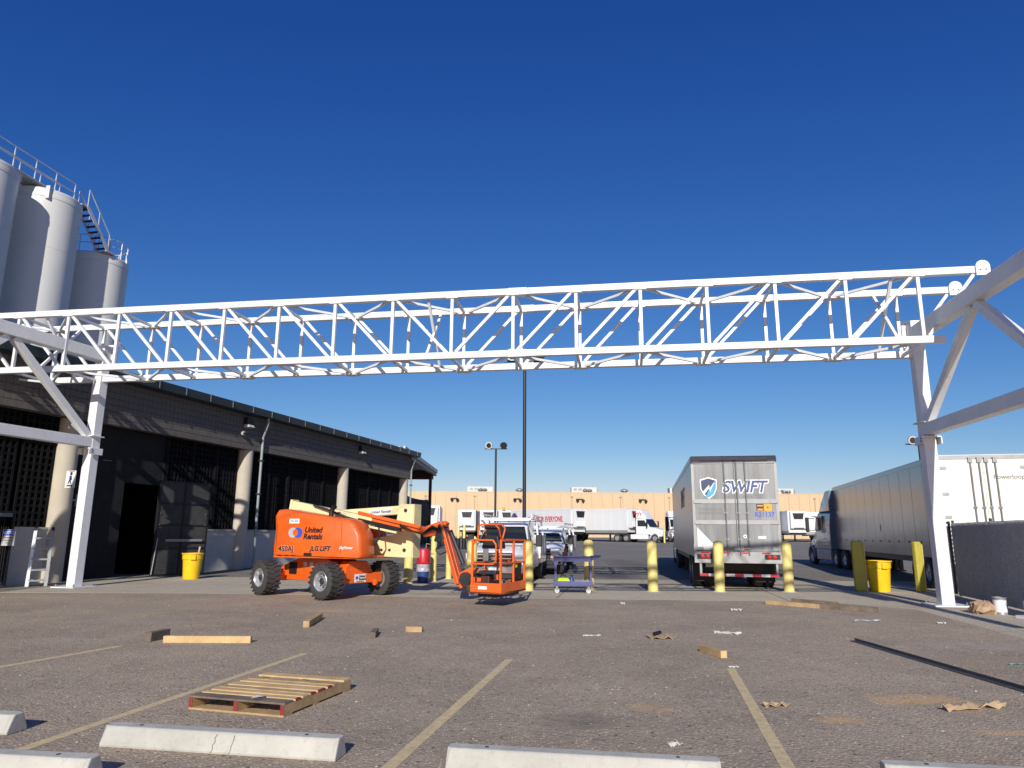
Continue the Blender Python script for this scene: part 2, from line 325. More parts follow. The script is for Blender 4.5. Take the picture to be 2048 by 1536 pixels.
def side_frame(base, ang, ztop, label, near_len):
    """column on a base plate, level beams running towards the viewer, V braces"""
    T = thing('side_frame', label, 'steel frame', base, R(180 - ang)); W = 'white_steel'   # local +y runs towards the viewer
    c = MB().bar((0, 0, .03), (0, 0, ztop + .35), .3, .3).build('column', W, T, bevel=.015)
    bp = MB().box(-.42, .42, -.42, .42, 0.004, .035).build('base_plate', W, T)
    for x in (-.33, .33):
        for y in (-.33, .33): MB().cyl((x, y, .035), (x, y, .11), .02, n=8).build('anchor_bolt', 'grey_steel', bp)
    MB().bar((0, .15, 4.33), (0, near_len, 4.33), .28, .3).build('lower_beam', W, T, bevel=.012)
    for z in (4.135, 4.515): MB().box(-.23, .23, -.2, .26, z - .015, z + .015).build('bracket_plate', W, T)
    brs = [MB().box(q - .015, q + .015, -.2, .3, 3.95, 4.119).build('bracket', W, T) for q in (-.215, .215)]; br = brs[0]
    for z in (4.02, 4.09):
        for x in (-.24, .235): MB().box(x - .004, x + .012, .18, .215, z - .017, z + .017).build('bolt', 'dark_steel', br)
    MB().bar((0, -.1, ztop), (0, near_len, ztop), .3, .36).build('top_beam', W, T, bevel=.015)
    p = MB().box(-.26, .26, -.19, -.155, ztop - .32, ztop + .42).build('end_plate', W, T)
    for z in (-.2, 0, .2, .34):
        for x in (-.2, .2): MB().cyl((x, -.2, ztop + z), (x, -.19, ztop + z), .028, n=8).build('bolt', 'dark_steel', p)
    for y0, y1 in ((.2, 3.05), (5.9, 3.25), (6.2, 9.0), (11.8, 9.2)):
        if max(y0, y1) < near_len + .1: MB().bar((0, y0, 4.5), (0, y1, ztop - .2), .18, .2).build('brace', W, T, bevel=.01)
    return T
side_frame((10.66, 18.09, .006), 8, 6.88, 'white steel column with beams and V braces at the right, by the slatted fence', 13.6)
side_frame((-13.02, 21.98, .006), 16, 7.08, 'white steel column with beams and brace at the left, before the dark building', 17.6)
# unseen truss added overhead, shaped to cast the shadow bands on the bollards
PT = thing('shadow_truss', 'added white truss overhead, out of view, casting shadow bands on the bollards', 'truss', (-3.6, 5.1, 0), R(1.2))
for z in (7.88, 8.24, 9.08): MB().bar((0, 0, z), (12.4, 0, z), .13, .12).build('chord', 'white_steel', PT)
for i in range(10):
    x = .1 + i * 1.2; MB().bar((x, 0, 8.26), (x + .6, 0, 9.06), .045).bar((x + .6, 0, 9.06), (x + 1.2, 0, 8.26), .045).build('web', 'white_steel', PT); MB().bar((x, 0, 7.9), (x + .35, 0, 8.22), .04).build('web', 'white_steel', PT)
MB().bar((12.32, 0, 7.05), (12.32, 0, 9.1), .16).build('shadow_truss_post', 'white_steel', PT); MB().cyl((0, 0, 9.08), (-14.2, -.3, 7.3), .012).build('shadow_truss_tie', 'white_steel', PT)  # post and tie added to carry the unseen truss

# ------------------------------------------------------------------ dark block building at the left
B = thing('block_building', 'dark low building with block fascia, breeze-block screens and round cream columns', 'building', (-12.1, 33.49, -.198), R(-16)); B.scale = (1.12, 1.12, 1.12)
S0, S1 = -26., 16.2
# fascia: recessed mortar core, blocks proud of it
MB().box(-.30, -.03, S0, S1, 5.0, 6.5).build('fascia_core', 'mortar', B)
bm_ = MB().box(0, .09, -.0975, .0975, -.0975, .0975).mesh('block', 'block')
cnt = 0; rest = MB()
ncol = int((S1 - S0) / .205); order = []
for i in range(ncol):
    for j in range(7):
        s = S0 + .1025 + i * .205; z = 5.11 + j * .212
        if -13.5 < s < -4.9 and cnt < 296:
            o = link('block', bm_, B, (-.09 + random.uniform(-.002, .002), s, z)); cnt += 1
        else:
            dx = random.uniform(-.002, .002); rest.box(-.09 + dx, dx, s - .0975, s + .0975, z - .0975, z + .0975)
stuff(rest.build('block_courses', 'block', B))
MB().box(-10, .1, S0, S1, 6.5, 6.62).build('roof', 'gutter', B)
gt = MB().prism([(.1, 6.40), (.42, 6.44), (.46, 6.72), (.1, 6.74)], S0, S1 + .35, 'y').build('gutter', 'gutter', B)
for i in range(24):
    s = S0 + 12 + i * 1.3
    MB().box(.455, .475, s, s + .03, 6.46, 6.74).build('gutter_strap', 'grey_steel', gt)
MB().box(-10, -.3, S1 - .3, S1, 0, 6.5).build('end_wall', 'sill_wall', B)
MB().box(-10, -1.0, S0, -7, 0, 6.49).box(-10, -2.6, -7, -4.4, 0, 6.49).box(-10, -1.0, -4.4, S1 - .31, 0, 6.49).build('interior_shade', 'interior', B)  # near-black solid: shade of the unlit interior is put into its colour
cs = [-17.2, -8.75, -.2, 8.0, 15.6]
for s in cs:
    MB().lathe([(.31, 0), (.31, 5.0)], 28, (-.32, s, 0)).build('column', 'stucco', B, smooth=40)
# bays: sill wall, mullions and screens
def lattice(bm, s0, s1, z0, z1, x):
    n = max(2, round((s1 - s0) / .19)); st = (s1 - s0) / n
    for i in range(n + 1): bm.box(x - .1, x, s0 + i * st - .035, s0 + i * st + .035, z0, z1)
    k = round((z1 - z0) / .2); sz = (z1 - z0) / k
    for i in range(k + 1): bm.box(x - .09, x - .01, s0, s1, z0 + i * sz - .04, z0 + i * sz + .04)
def bay(a, b, npan):
    sw = MB().box(-.5, -.30, a, b, 0, 1.68).build('sill_wall', 'sill_wall', B)
    MB().box(-.54, -.26, a, b, 1.682, 1.75).build('sill_cap', 'stucco', B)
    st = (b - a) / npan
    for i in range(npan):
        m = MB(); lattice(m, a + i * st + .12, a + (i + 1) * st - .12, 1.75, 4.98, -.4); m.build('lattice_screen', 'lattice', B)
        MB().box(-.52, -.36, a + i * st - .1, a + i * st + .1, 1.752, 5.0).build('mullion', 'lattice', B)
bay(-4.55, -.5, 3); bay(.1, 7.7, 5); bay(8.3, 15.3, 5); bay(-16.9, -10.2, 1)
MB().box(-.5, -.3, -10.2, -9.05, 0, 1.68).box(-.53, -.27, -10.2, -9.05, 1.682, 1.75).build('sill_wall', 'sill_wall', B)
m = MB(); lattice(m, -10.1, -9.1, 1.75, 4.98, -.4); m.build('lattice_screen', 'lattice', B)
# closed dark door leaf and opening between column one and the first screen
MB().box(-.5, -.42, -8.4, -6.3, 0, 3.25).build('wall_panel', 'door_paint', B)
MB().box(-.5, -.42, -8.4, -4.6, 3.25, 5.0).build('transom_panel', 'door_paint', B)
for y, z in ((-7.8, 4.2), (-7.3, 3.9)): MB().box(-.415, -.40, y, y + .35, z, z + .015).build('latch_bar', 'grey_steel', B)
MB().box(-.41, -.36, -8.28, -8.0, 2.55, 2.6).box(-.41, -.38, -8.16, -8.12, 2.4, 2.75).build('door_hook', 'alu', B)
# open door leaf, hinged at the far jamb and swung out
dl = thing('door_leaf', 'dark steel-framed door standing open, with a push bar', 'door', (-13.1, 26.7, .006), R(60))
MB().box(0, 2.2, -.02, .02, .06, 3.5).build('door_sheet', 'leaf_paint', dl)
for x in (0, 1.05, 2.14): MB().box(x, x + .06, -.05, .05, .05, 3.52).build('stile', 'black', dl)
for z in (.05, 1.0, 1.85, 2.65, 3.46): MB().box(.06, 2.14, -.046, .046, z, z + .06).build('rail', 'black', dl)
pb = MB().box(.4, 1.95, -.12, -.06, 1.28, 1.37).build('push_bar', 'alu', dl)
for z in (1.9, 2.3, 2.9):
    for x in (.12, 2.05): MB().cyl((x, -.07, z), (x, -.045, z), .02, n=8).build('bolt', 'grey_steel', dl)
MB().cyl((-.02, -.06, .1), (.1, -.06, 1.4), .02).build('cane_bolt', 'alu', dl)
# downspouts, lamps, camera
for s in (.35, 15.95):
    d = MB().path([(.28, s, 6.45), (.28, s, 6.2), (.06, s + .02, 5.6), (.06, s + .02, .1)], .055, 8).build('downspout', 'downspout', B, smooth=50)
    for z in (4.6, 3.2, 1.8): MB().box(-.01, .13, s - .08, s + .12, z, z + .05).build('strap', 'dark_steel', d)
for s, z in ((-12.5, 6.15), (-.75, 6.0), (9.2, 6.0)):
    lp = MB().box(.0, .2, s - .2, s + .2, z, z + .28).build('wall_lamp', 'black', B); MB().prism([(.04, z - .14), (.3, z - .1), (.22, z - .001), (.02, z - .001)], s - .18, s + .18, 'y').build('lens', 'roof_unit', lp)
sc = MB().cyl((0, -1.0, 5.62), (.12, -1.0, 5.62), .09).build('security_camera', 'roof_unit', B, smooth=50); MB().cyl((.12, -1.0, 5.6), (.16, -1.0, 5.6), .05).build('lens', 'black', sc)
# small signs and the dark gate at the far left
sg = thing('pictogram_sign', 'white square sign with a blue figure, behind the left column', 'sign', (-14.62, 23.72, 3.05), R(-20)); sg.scale = (1.12, 1.12, 1.12)
MB().box(-.19, .19, -.01, .01, 0, .5).build('board', 'white_print', sg)
flat([(-.04, .3), (.04, .3), (.07, .18), (.03, .17), (.05, .06), (.01, .06), (0, .15), (-.05, .06), (-.09, .07), (-.04, .18)], 'navy', 'figure', sg, (0, -.012, .05))
flat([(.05 * math.cos(R(a)), .05 * math.sin(R(a))) for a in range(0, 360, 30)], 'navy', 'figure_head', sg, (.02, -.012, .41))
flat([(-.12, .02), (.12, .02), (.1, .06), (-.1, .06)], 'navy', 'stripe', sg, (0, -.012, .02)); flat([(-.1, 0), (.13, 0), (.13, .02), (-.1, .02)], 'red_print', 'stripe', sg, (.02, -.012, .46))
gtE = thing('mesh_gate', 'dark mesh gate with a notice sign at the far left', 'gate', (-16.35, 19.0, 0), R(-16))
for y in (0, 1.75, 3.5): MB().bar((0, y, 0), (0, y, 2.25), .07).build('post', 'black', gtE)
for z in (.15, 2.2): MB().bar((0, 0, z), (0, 3.5, z), .06).build('rail', 'black', gtE)
m = MB()
for i in range(46): m.bar((0, .04 + i * .075, .15), (0, .04 + i * .075, 2.2), .05, .012)
stuff(m.build('mesh_infill', 'interior', gtE))
b1 = MB().box(.05, .07, 1.6, 3.4, 2.06, 2.17).build('header_board', 'grey_print', gtE); text('KEEP GATE CLOSED', .1, 'pale_print', gtE, (.072, 2.5, 2.115), (math.pi / 2, 0, math.pi / 2), sx=1.2)
ns = thing('notice_sign', 'small white notice sign with blue header on the dark gate', 'sign', (-15.2, 22.0, 1.2), R(-16))
MB().box(-.25, .25, -.01, .01, 0, .48).build('board', 'pale_print', ns); MB().box(-.23, .23, -.014, -.0105, .3, .46).build('header', 'logo_blue', ns)
text('NOTICE', .13, 'white_print', ns, (0, -.016, .38), bold=.004)
for i, q in enumerate((.18, .16, .09)): MB().box(-q, q, -.0135, -.0105, .22 - i * .075, .25 - i * .075).build('small_print', 'grey_print', ns)
# canopy beyond the building
cp = thing('steel_canopy', 'dark steel canopy with black shade cloth beyond the low building', 'canopy', (-8.3, 52.0, 0), R(-1))
for x, y in ((0, 0), (0, 18.5), (-7, 18.5)): MB().bar((x, y, 0), (x, y, 7.6), .28).build('post', 'maroon', cp)
MB().box(-9.2, .45, -.6, 19.2, 7.62, 7.78).build('roof_deck', 'gutter', cp)
m = MB()
for i in range(30): m.box(-9.2 + i * .32, -9.2 + i * .32 + .12, -.62, 19.22, 7.78, 7.84)
m.build('roof_ribs', 'roof_unit', cp)
MB().box(.2, .5, -.6, 19.2, 7.25, 7.62).build('fascia_beam', 'maroon', cp); MB().box(-9.2, .2, 18.8, 19.2, 6.9, 7.62).build('fascia_beam', 'maroon', cp); MB().box(.46, .6, -.6, 19.2, 7.55, 7.86).build('edge_gutter', 'roof_unit', cp)
m = MB(); n_ = 16
vs = []
for j in range(9):
    for i in range(n_ + 1):
        u = i / n_; z = .9 + (4.9 - .9) * j / 8 - .35 * math.sin(math.pi * u) * (j / 8); vs.append((-.05 + .12 * math.sin(u * 9 + j), .3 + 18 * u, z))
m.add(vs, [(j * (n_ + 1) + i, j * (n_ + 1) + i + 1, (j + 1) * (n_ + 1) + i + 1, (j + 1) * (n_ + 1) + i) for j in range(8) for i in range(n_)])
sh = m.build('shade_cloth', 'shade_cloth', cp, smooth=60); sm = sh.modifiers.new('s', 'SOLIDIFY'); sm.thickness = .02

# ------------------------------------------------------------------ silos
def silo(loc, top, r, label):
    T = thing('silo', label, 'silo', loc, 0, 'storage silos behind the building')
    MB().lathe([(r, 0), (r, top - .5), (r + .02, top - .48), (r + .02, top - .3), (r, top - .28), (r, top - .06), (r - .1, top + .04), (r * .6, top + .22), (.05, top + .35)], 48).build('shell', 'silo', T, smooth=35)
    for z in (top - 3.2, top - 6.8, top - 10.4): MB().lathe([(r, z), (r + .008, z + .01), (r + .008, z + .03), (r, z + .04)], 48).build('weld_seam', 'silo', T, smooth=60)
    return T
def ring_rail(T, r, z0, a0, a1, n, h=1.05):
    P = lambda a, z: (r * math.cos(a), r * math.sin(a), z)
    for i in range(n + 1):
        a = R(a0 + (a1 - a0) * i / n); MB().bar(P(a, z0), P(a, z0 + h), .05).build('rail_post', 'rail_steel', T)
    for z in (z0 + h, z0 + h * .55):
        MB().path([P(R(a0 + (a1 - a0) * i / 30), z) for i in range(31)], .026, 6).build('handrail', 'rail_steel', T)
RS = 1.76
P1, P2, P3 = (-26.55, 32.2, 0), (-25.8, 36.3, 0), (-25.2, 40.5, 0)
s1 = silo(P1, 19.3, RS, 'nearest tall cream silo at the left edge'); s2 = silo(P2, 19.5, RS, 'middle tall cream silo, half in its neighbour\'s shadow'); s3 = silo(P3, 17.6, RS, 'lower cream silo at the right of the three, with ring rail')
ring_rail(s3, RS - .12, 17.6, -120, 130, 9)
lg = MB().box(1.0, 1.2, -RS + .22, -RS + .4, 18.9, 19.6).build('lug', 'silo', s2)
wk = thing('walkway', 'railed walkway across the tops of the two taller silos', 'walkway', (-26.4, 30.4, 19.75), R(-9))
MB().box(-.5, .5, -4, 6.9, 0, .06).build('deck', 'rail_steel', wk); MB().box(-.5, -.46, -4, 6.9, -.12, .12).build('toe_board', 'rail_steel', wk)
for x in (-.5, .5):
    for i in range(9): MB().bar((x, -4 + i * 1.36, .06), (x, -4 + i * 1.36, 1.15), .05).build('rail_post', 'rail_steel', wk)
    for z in (1.15, .62): MB().bar((x, -4, z), (x, 6.9, z), .045).build('handrail', 'rail_steel', wk)
for y in (-1.9, 3.2): MB().box(-.4, .4, y - .3, y + .3, -.5, 0).build('support', 'rail_steel', wk)
stt = thing('access_stair', 'steep open stair from the taller silo down to the lower one', 'stair', (-24.5, 37.5, 17.7), R(-14))
A_, B_ = Vector((0, 0, 2.0)), Vector((0, 1.75, 0))
for x in (-.35, .35):
    MB().bar(A_ + Vector((x, 0, 0)), B_ + Vector((x, 0, 0)), .05, .2).build('stringer', 'rail_steel', stt)
    MB().bar(A_ + Vector((x, 0, 1.0)), B_ + Vector((x, 0, 1.0)), .045).build('handrail', 'rail_steel', stt)
    for q in (0, .5, 1): p = A_.lerp(B_, q) + Vector((x, 0, 0)); MB().bar(p, p + Vector((0, 0, 1.0)), .045).build('rail_post', 'rail_steel', stt)
for i in range(8): p = A_.lerp(B_, (i + .5) / 8); MB().box(-.34, .34, p.y - .1, p.y + .1, p.z - .02, p.z + .02).build('tread', 'navy', stt)
MB().box(-.4, .4, 1.6, 2.3, -.06, 0).build('landing', 'rail_steel', stt); MB().bar((0, 2.0, -.5), (0, 2.0, -.06), .1).build('support', 'rail_steel', stt); MB().bar((0, -.3, 1.85), (0, -.3, 1.2), .1).bar((0, -.4, 1.97), (0, .1, 1.97), .7, .05).build('top_landing', 'rail_steel', stt)

# ------------------------------------------------------------------ far warehouse
WY = 128; wz = gz(WY)
W = thing('warehouse', 'long tan tilt-up warehouse across the back of the yard', 'building', (-60, WY, wz), R(.35))
MB().box(0, 190, .12, 40, 0, 7.6).build('core', 'tan_joint', W)
pm = MB().box(0, 1.83, 0, .13, 0, 7.75).mesh('panel', 'tan_panel')
for i in range(102): link('panel', pm, W, (i * 1.86, random.uniform(-.006, .006), 0))
MB().box(0, 190, -.03, .2, 7.75, 7.9).build('coping', 'tan_panel', W)
for i in range(22):
    x = 1.2 + i * 8.7; d = MB().box(x, x + .12, -.12, -.01, 0, 7.0).box(x - .18, x + .3, -.16, -.01, 7.0, 7.2).build('downspout', 'tan_joint', W)
for i in range(16):
    x = 4.5 + i * 11.2; f = MB().cyl((x, -.3, 6.55), (x + .25, -.5, 6.35), .2, .26, 10).cyl((x + 1.0, -.3, 6.45), (x + 1.25, -.5, 6.3), .2, .26, 10).box(x - .1, x + 1.2, -.25, -.01, 6.6, 6.75).build('floodlight_pair', 'dark_steel', W)
for i in range(20):
    x = 6 + i * 9.2; MB().box(x, x + 2.9, -.06, .0, 1.2, 4.4).build('dock_door', 'dark_steel', W)
for i, x in enumerate((-8, 11, 29, 47, 60, 76)):
    u = thing('rooftop_unit', 'pale boxy air unit on the warehouse roof, %s along' % ('first', 'second', 'third', 'fourth', 'fifth', 'sixth')[i] + ' from the left', 'roof unit', (x, WY + 3, wz + 7.6), 0, 'air units on the warehouse roof')
    MB().box(0, 4.6, 0, 2, 0, 1.35).build('housing', 'roof_unit', u); MB().box(4.6, 4.95, .2, 1.8, .2, 1.2).build('hood', 'grey_steel', u)
    for q in (.4, 1.3, 2.2): MB().box(q, q + .6, -.03, 0, .75, 1.15).build('louvre', 'grey_steel', u)
    for q in (2.4, 3.2): MB().lathe([(.3, 0), (.34, .5), (.5, .6), (.4, .85), (.1, .95)], 12, (q, -1.2, 0)).build('vent', 'grey_steel', u)
for i, x in enumerate((1.5, 20.5, 39.5, 68)):
    u = thing('roof_fan', 'small mushroom roof fan on the warehouse, %s from the left' % ('first', 'second', 'third', 'fourth')[i], 'roof fan', (x, WY + 2, wz + 7.6), 0, 'fans on the warehouse roof')
    MB().lathe([(.4, 0), (.4, .5), (.75, .6), (.7, .8), (.35, 1.0), (.05, 1.05)], 14).build('cowl', 'alu', u, smooth=40); MB().box(-.5, .5, -.5, .5, 0, .3).build('curb', 'grey_steel', u)

# ------------------------------------------------------------------ lamp posts
def lamp_post(loc, h, r, label, heads=True):
    T = thing('lamp_post', label, 'lamp post', loc)
    MB().lathe([(r * 1.15, .5), (r, h)], 12).build('pole', 'pole_black', T, smooth=50); MB().lathe([(r * 2.4, 0), (r * 2.4, .5)], 16).build('footing', 'concrete', T)
    MB().bar((-1.35, 0, h), (1.35, 0, h), .12).build('cross_arm', 'pole_black', T)
    for x, q in ((-.75, -1), (.85, 1)):
        hd = MB().cyl((x, -.1, h + .42), (x + .1 * q, -.5, h + .34), .38, .42, 14).bar((x, 0, h), (x, 0, h + .4), .08).build('floodlight', 'dark_steel' if q > 0 else 'roof_unit', T, smooth=50)
        MB().cyl((x + .1 * q, -.5, h + .34), (x + .11 * q, -.53, h + .335), .3, .3, 14).build('lens', 'black', hd)
    return T
lamp_post((.84, 46, gz(46)), 12.75, .105, 'tall black lamp post rising behind the truss, its head hidden by it')
lamp_post((-1.87, 85, gz(85)), 11.0, .12, 'distant black lamp post with two floodlights, left of the tall post')
lamp_post((41.5, 72, gz(72)), 10.4, .12, 'distant black lamp post with two floodlights beside the right column')

# ------------------------------------------------------------------ wheels
def wheel_meshes(r, wd, rim, name='t'):
    ty = MB().lathe([(rim, -wd / 2), (r * .9, -wd / 2), (r * .98, -wd * .4), (r, -wd * .25), (r, wd * .25), (r * .98, wd * .4), (r * .9, wd / 2), (rim, wd / 2)], 32, ax='x', loop=True).mesh('tyre', 'rubber', 40)
    ri = MB().lathe([(rim, -wd * .42), (rim * .9, -wd * .46), (rim * .82, -wd * .3), (rim * .45, -wd * .22), (rim * .42, -wd * .4), (rim * .2, -wd * .42), (rim * .2, wd * .42), (rim * .42, wd * .4), (rim * .45, wd * .22), (rim * .82, wd * .3), (rim * .9, wd * .46), (rim, wd * .42)], 28, ax='x', loop=True).mesh('rim', 'rim', 40)
    return ty, ri
def add_wheel(T, meshes, loc, rot=0):
    t = link('wheel', meshes[0], T, loc, (0, 0, rot)); link('rim', meshes[1], t); return t
WT = wheel_meshes(.5, .28, .29); WP = wheel_meshes(.4, .26, .23)

# ------------------------------------------------------------------ trailers
def reefer(T, L, Wd, z0, top, face='white_print'):
    u = MB().box(-Wd * .42, Wd * .42, L, L + .45, z0 + .55, top - .15).build('reefer_unit', 'trailer_white', T, bevel=.05)
    MB().prism([(-.8, top - .32), (.8, top - .32), (.62, top - 1.15), (-.62, top - 1.15)], L + .44, L + .455, 'y').build('grille', 'black', u)
    MB().box(-.85, .85, L + .44, L + .47, z0 + .75, z0 + 1.35).build('access_door', 'white_print', u); MB().box(-.7, .7, L + .44, L + .48, z0 + .58, z0 + .68).build('lower_grille', 'dark_steel', u)
def trailer(label, loc, ang, L=16.15, Wd=2.59, top=4.08, z0=1.12, side='trailer_white', npan=13, doors='trailer_white', unit=False, wheels=True, full=False, group=None):
    """local y runs forward from the rear sill"""
    T = thing('semi_trailer', label, 'trailer', loc, R(-ang), group); h = Wd / 2
    MB().box(-h + .03, h - .03, .03, L - .03, z0, top - .02).build('box_body', 'dark_steel' if full else side, T)
    st = (L - .1) / npan
    for sx in (-1, 1):
        pm_ = MB().box(min(sx * (h - .03), sx * h), max(sx * (h - .03), sx * h), (.014 if full else .008), st - (.014 if full else .008), z0 + .25, top - .16).mesh('side_panel', side)
        for i in range(npan): link('side_panel', pm_, T, (0, .05 + i * st, 0))
        MB().box(min(sx * (h - .05), sx * (h + .015)), max(sx * (h - .05), sx * (h + .015)), 0, L, z0 - .12, z0 + .25).build('bottom_rail', side if full else 'alu', T)
        MB().box(min(sx * (h - .05), sx * (h + .012)), max(sx * (h - .05), sx * (h + .012)), 0, L, top - .16, top).build('top_rail', side, T)
    MB().box(-h, h, .02, L, top - .005, top + .02).build('roof', 'trailer_white', T)
    MB().box(-h + .1, h - .1, .3, L - .3, z0 - .32, z0 - .121).build('floor_beams', 'dark_steel', T)
    if unit: reefer(T, L, Wd, z0, top)
    if wheels:
        for y in (1.9, 3.15):
            MB().cyl((-h + .2, y, .5), (h - .2, y, .5), .09).build('axle', 'dark_steel', T)
            for x in (-h + .16, h - .16, -h + .5, h - .5): add_wheel(T, WT, (x, y, .5))
        MB().box(-.9, .9, 1.2, 4.0, .55, .8).build('bogie', 'dark_steel', T)
    for x in (-.85, .85): MB().box(x - .08, x + .08, L - 3.2, L - 3.0, .12, z0 - .12).box(x - .18, x + .18, L - 3.3, L - 2.9, .06, .12).build('landing_leg', 'dark_steel', T)
    return T
# silver trailer seen from behind
SW = trailer('dirty silver trailer seen from behind with shield logo on its doors', (6.97, 22.38, .006), 10.5, side='trailer_grey', npan=16, full=True)
MB().box(-1.24, 1.24, 14.8, 16.0, 1.2, 3.9).build('nose', 'trailer_grey', SW)
def rear_frame(T, top, z0, m):
    h = 1.295
    f = MB().box(-h, -h + .09, -.03, .03, z0 - .25, top).box(h - .09, h, -.03, .03, z0 - .25, top).box(-h + .09, h - .09, -.03, .03, top - .12, top).build('rear_frame', m, T)
    return f
rear_frame(SW, 4.08, 1.12, 'alu')
MB().box(-1.3, 1.3, -.06, .03, .82, 1.16).build('rear_sill', 'alu', SW)
MB().box(-1.29, 1.29, -.02, .04, 3.98, 4.1).build('header_seal', 'black', SW)
for sx in (-1, 1):
    d = MB().box(min(sx * .006, sx * 1.2), max(sx * .006, sx * 1.2), -.035, .03, 1.17, 3.95).build('door', 'door_alu', SW)
    for z in (1.98, 2.62, 3.86): 
        MB().box(min(sx * .01, sx * 1.19), max(sx * .01, sx * 1.19), -.055, -.036, z, z + .13 if z < 3 else z + .08).build('door_rib', 'alu', d)
        MB().box(min(sx * 1.02, sx * 1.25), max(sx * 1.02, sx * 1.25), -.07, -.056, z + .01, z + .12).build('hinge', 'alu', d)
    MB().box(min(sx * 1.02, sx * 1.25), max(sx * 1.02, sx * 1.25), -.07, -.036, 1.2, 1.3).build('hinge', 'alu', d)
    for x in (.07, .33) if sx > 0 else (.3,):
        MB().cyl((sx * x, -.075, 1.05), (sx * x, -.075, 3.98), .02, n=8).build('lock_rod', 'grey_steel', d)
        for z in (1.5, 2.3, 3.2): MB().box(sx * x - .05, sx * x + .05, -.07, -.036, z, z + .06).build('rod_guide', 'alu', d)
    lh = MB().box(min(sx * .78, sx * 1.22), max(sx * .78, sx * 1.22), -.085, -.062, .94, 1.08).build('lamp_housing', 'black', SW)
    for q in (.9, 1.06): MB().lathe([(.06, -.1), (.055, -.115), (.01, -.12)], 16, (sx * q, 0, 1.01), 'y').build('tail_lamp', 'lamp_red', lh, smooth=60)
    MB().box(sx * 1.12 - .03, sx * 1.12 + .03, -.02, .35, .45, .9).build('guard_post', 'alu', SW)
for i in range(9):
    x = -1.16 + i * .258; MB().box(x, x + .255, -.055, -.01, .42, .5).build('guard_stripe', 'red_print' if i % 2 == 0 else 'white_print', SW)
for i in range(8): 
    if i % 2 == 0: MB().box(-1.1 + i * .3, -.85 + i * .3, -.064, -.0605, 1.1, 1.145).build('reflector', 'lamp_red', SW)
for sx in (-1, 1): MB().box(sx * .95 - .3, sx * .95 + .3, 1.25, 1.27, .2, .85).build('mud_flap', 'black', SW)
MB().box(-.95, -.62, .35, .37, .68, .8).build('licence_plate', 'white_print', SW)
MB().prism([(-1.19, 1.2), (-.55, 1.2), (-1.19, 1.9)], -.0385, -.036, 'y').build('bare_patch', 'trailer_white', SW)
MB().box(.62, .85, -.05, -.036, 1.55, 1.63).build('handle', 'white_print', SW); MB().box(-.1, .18, -.09, -.076, 1.2, 1.32).box(.08, .35, -.1, -.08, 1.24, 1.27).build('lock_bar', 'alu', SW)
flat([(.055 * math.cos(R(a)), .055 * math.sin(R(a))) for a in range(0, 360, 20)], 'white_print', 'round_sticker', SW, (.24, -.037, 1.62)); flat([(.025 * math.cos(R(a)), .025 * math.sin(R(a))) for a in range(0, 360, 30)], 'red_print', 'sticker_mark', SW, (.24, -.0405, 1.62))
text('SWIFT', .50, 'white_print', SW, (.28, -.0405, 3.12), bold=.042, shear=.25, sx=.92, name='lettering_outline'); text('SWIFT', .50, 'blue_print', SW, (.28, -.046, 3.12), bold=.012, shear=.25, sx=.92)
text('REFRIGERATED', .13, 'grey_print', SW, (.26, -.0385, 2.83), shear=.2, sx=1.35)
shd = lambda k: [(-.26 * k, .26 * k), (0, .34 * k), (.26 * k, .26 * k), (.25 * k, -.02 * k), (.17 * k, -.2 * k), (0, -.34 * k), (-.17 * k, -.2 * k), (-.25 * k, -.02 * k)]
flat(shd(1.0), 'white_print', 'shield', SW, (-.78, -.0365, 3.1)); flat(shd(.88), 'navy', 'shield_field', SW, (-.78, -.0402, 3.1))
flat([(-.1, -.26), (0, -.3), (.15, -.18), (.215, -.02), (.225, .2), (.12, .1), (.05, .0)], 'sky_print', 'shield_wing', SW, (-.78, -.0438, 3.1))
flat([(-.2, -.14), (.02, .1), (.03, -.02), (.2, .22), (.04, -.12), (.02, .0), (-.14, -.2)], 'white_print', 'shield_bolt', SW, (-.78, -.0472, 3.1))
for i, t in enumerate(('DriveSwift.com', '855-DRIVE-SWIFT')): text(t, .11, 'grey_print', SW, (-1.12, -.0385, 2.45 - i * .125), align='LEFT', sx=1.05)
text('R21137', .19, 'logo_blue', SW, (.85, -.0385, 2.28), bold=.004)
MB().box(.62, .84, -.0385, -.036, 2.4, 2.6).build('placard', 'black_print', SW); MB().box(.84, 1.07, -.0387, -.0362, 2.4, 2.6).build('placard', 'orange_print', SW); MB().box(.65, .81, -.041, -.0386, 2.41, 2.46).box(.65, .81, -.041, -.0386, 2.53, 2.57).build('placard_text', 'orange_print', SW)
flat([(.04, 0), (.012, .012), (0, .04), (-.012, .012), (-.04, 0), (-.012, -.012), (0, -.04), (.012, -.012)], 'black_print', 'placard_star', SW, (.955, -.039, 2.5))
text('SWIFT', 1.0, 'navy', SW, (-1.299, 5.6, 3.0), (math.pi / 2, 0, -math.pi / 2), shear=.2, bold=.01)
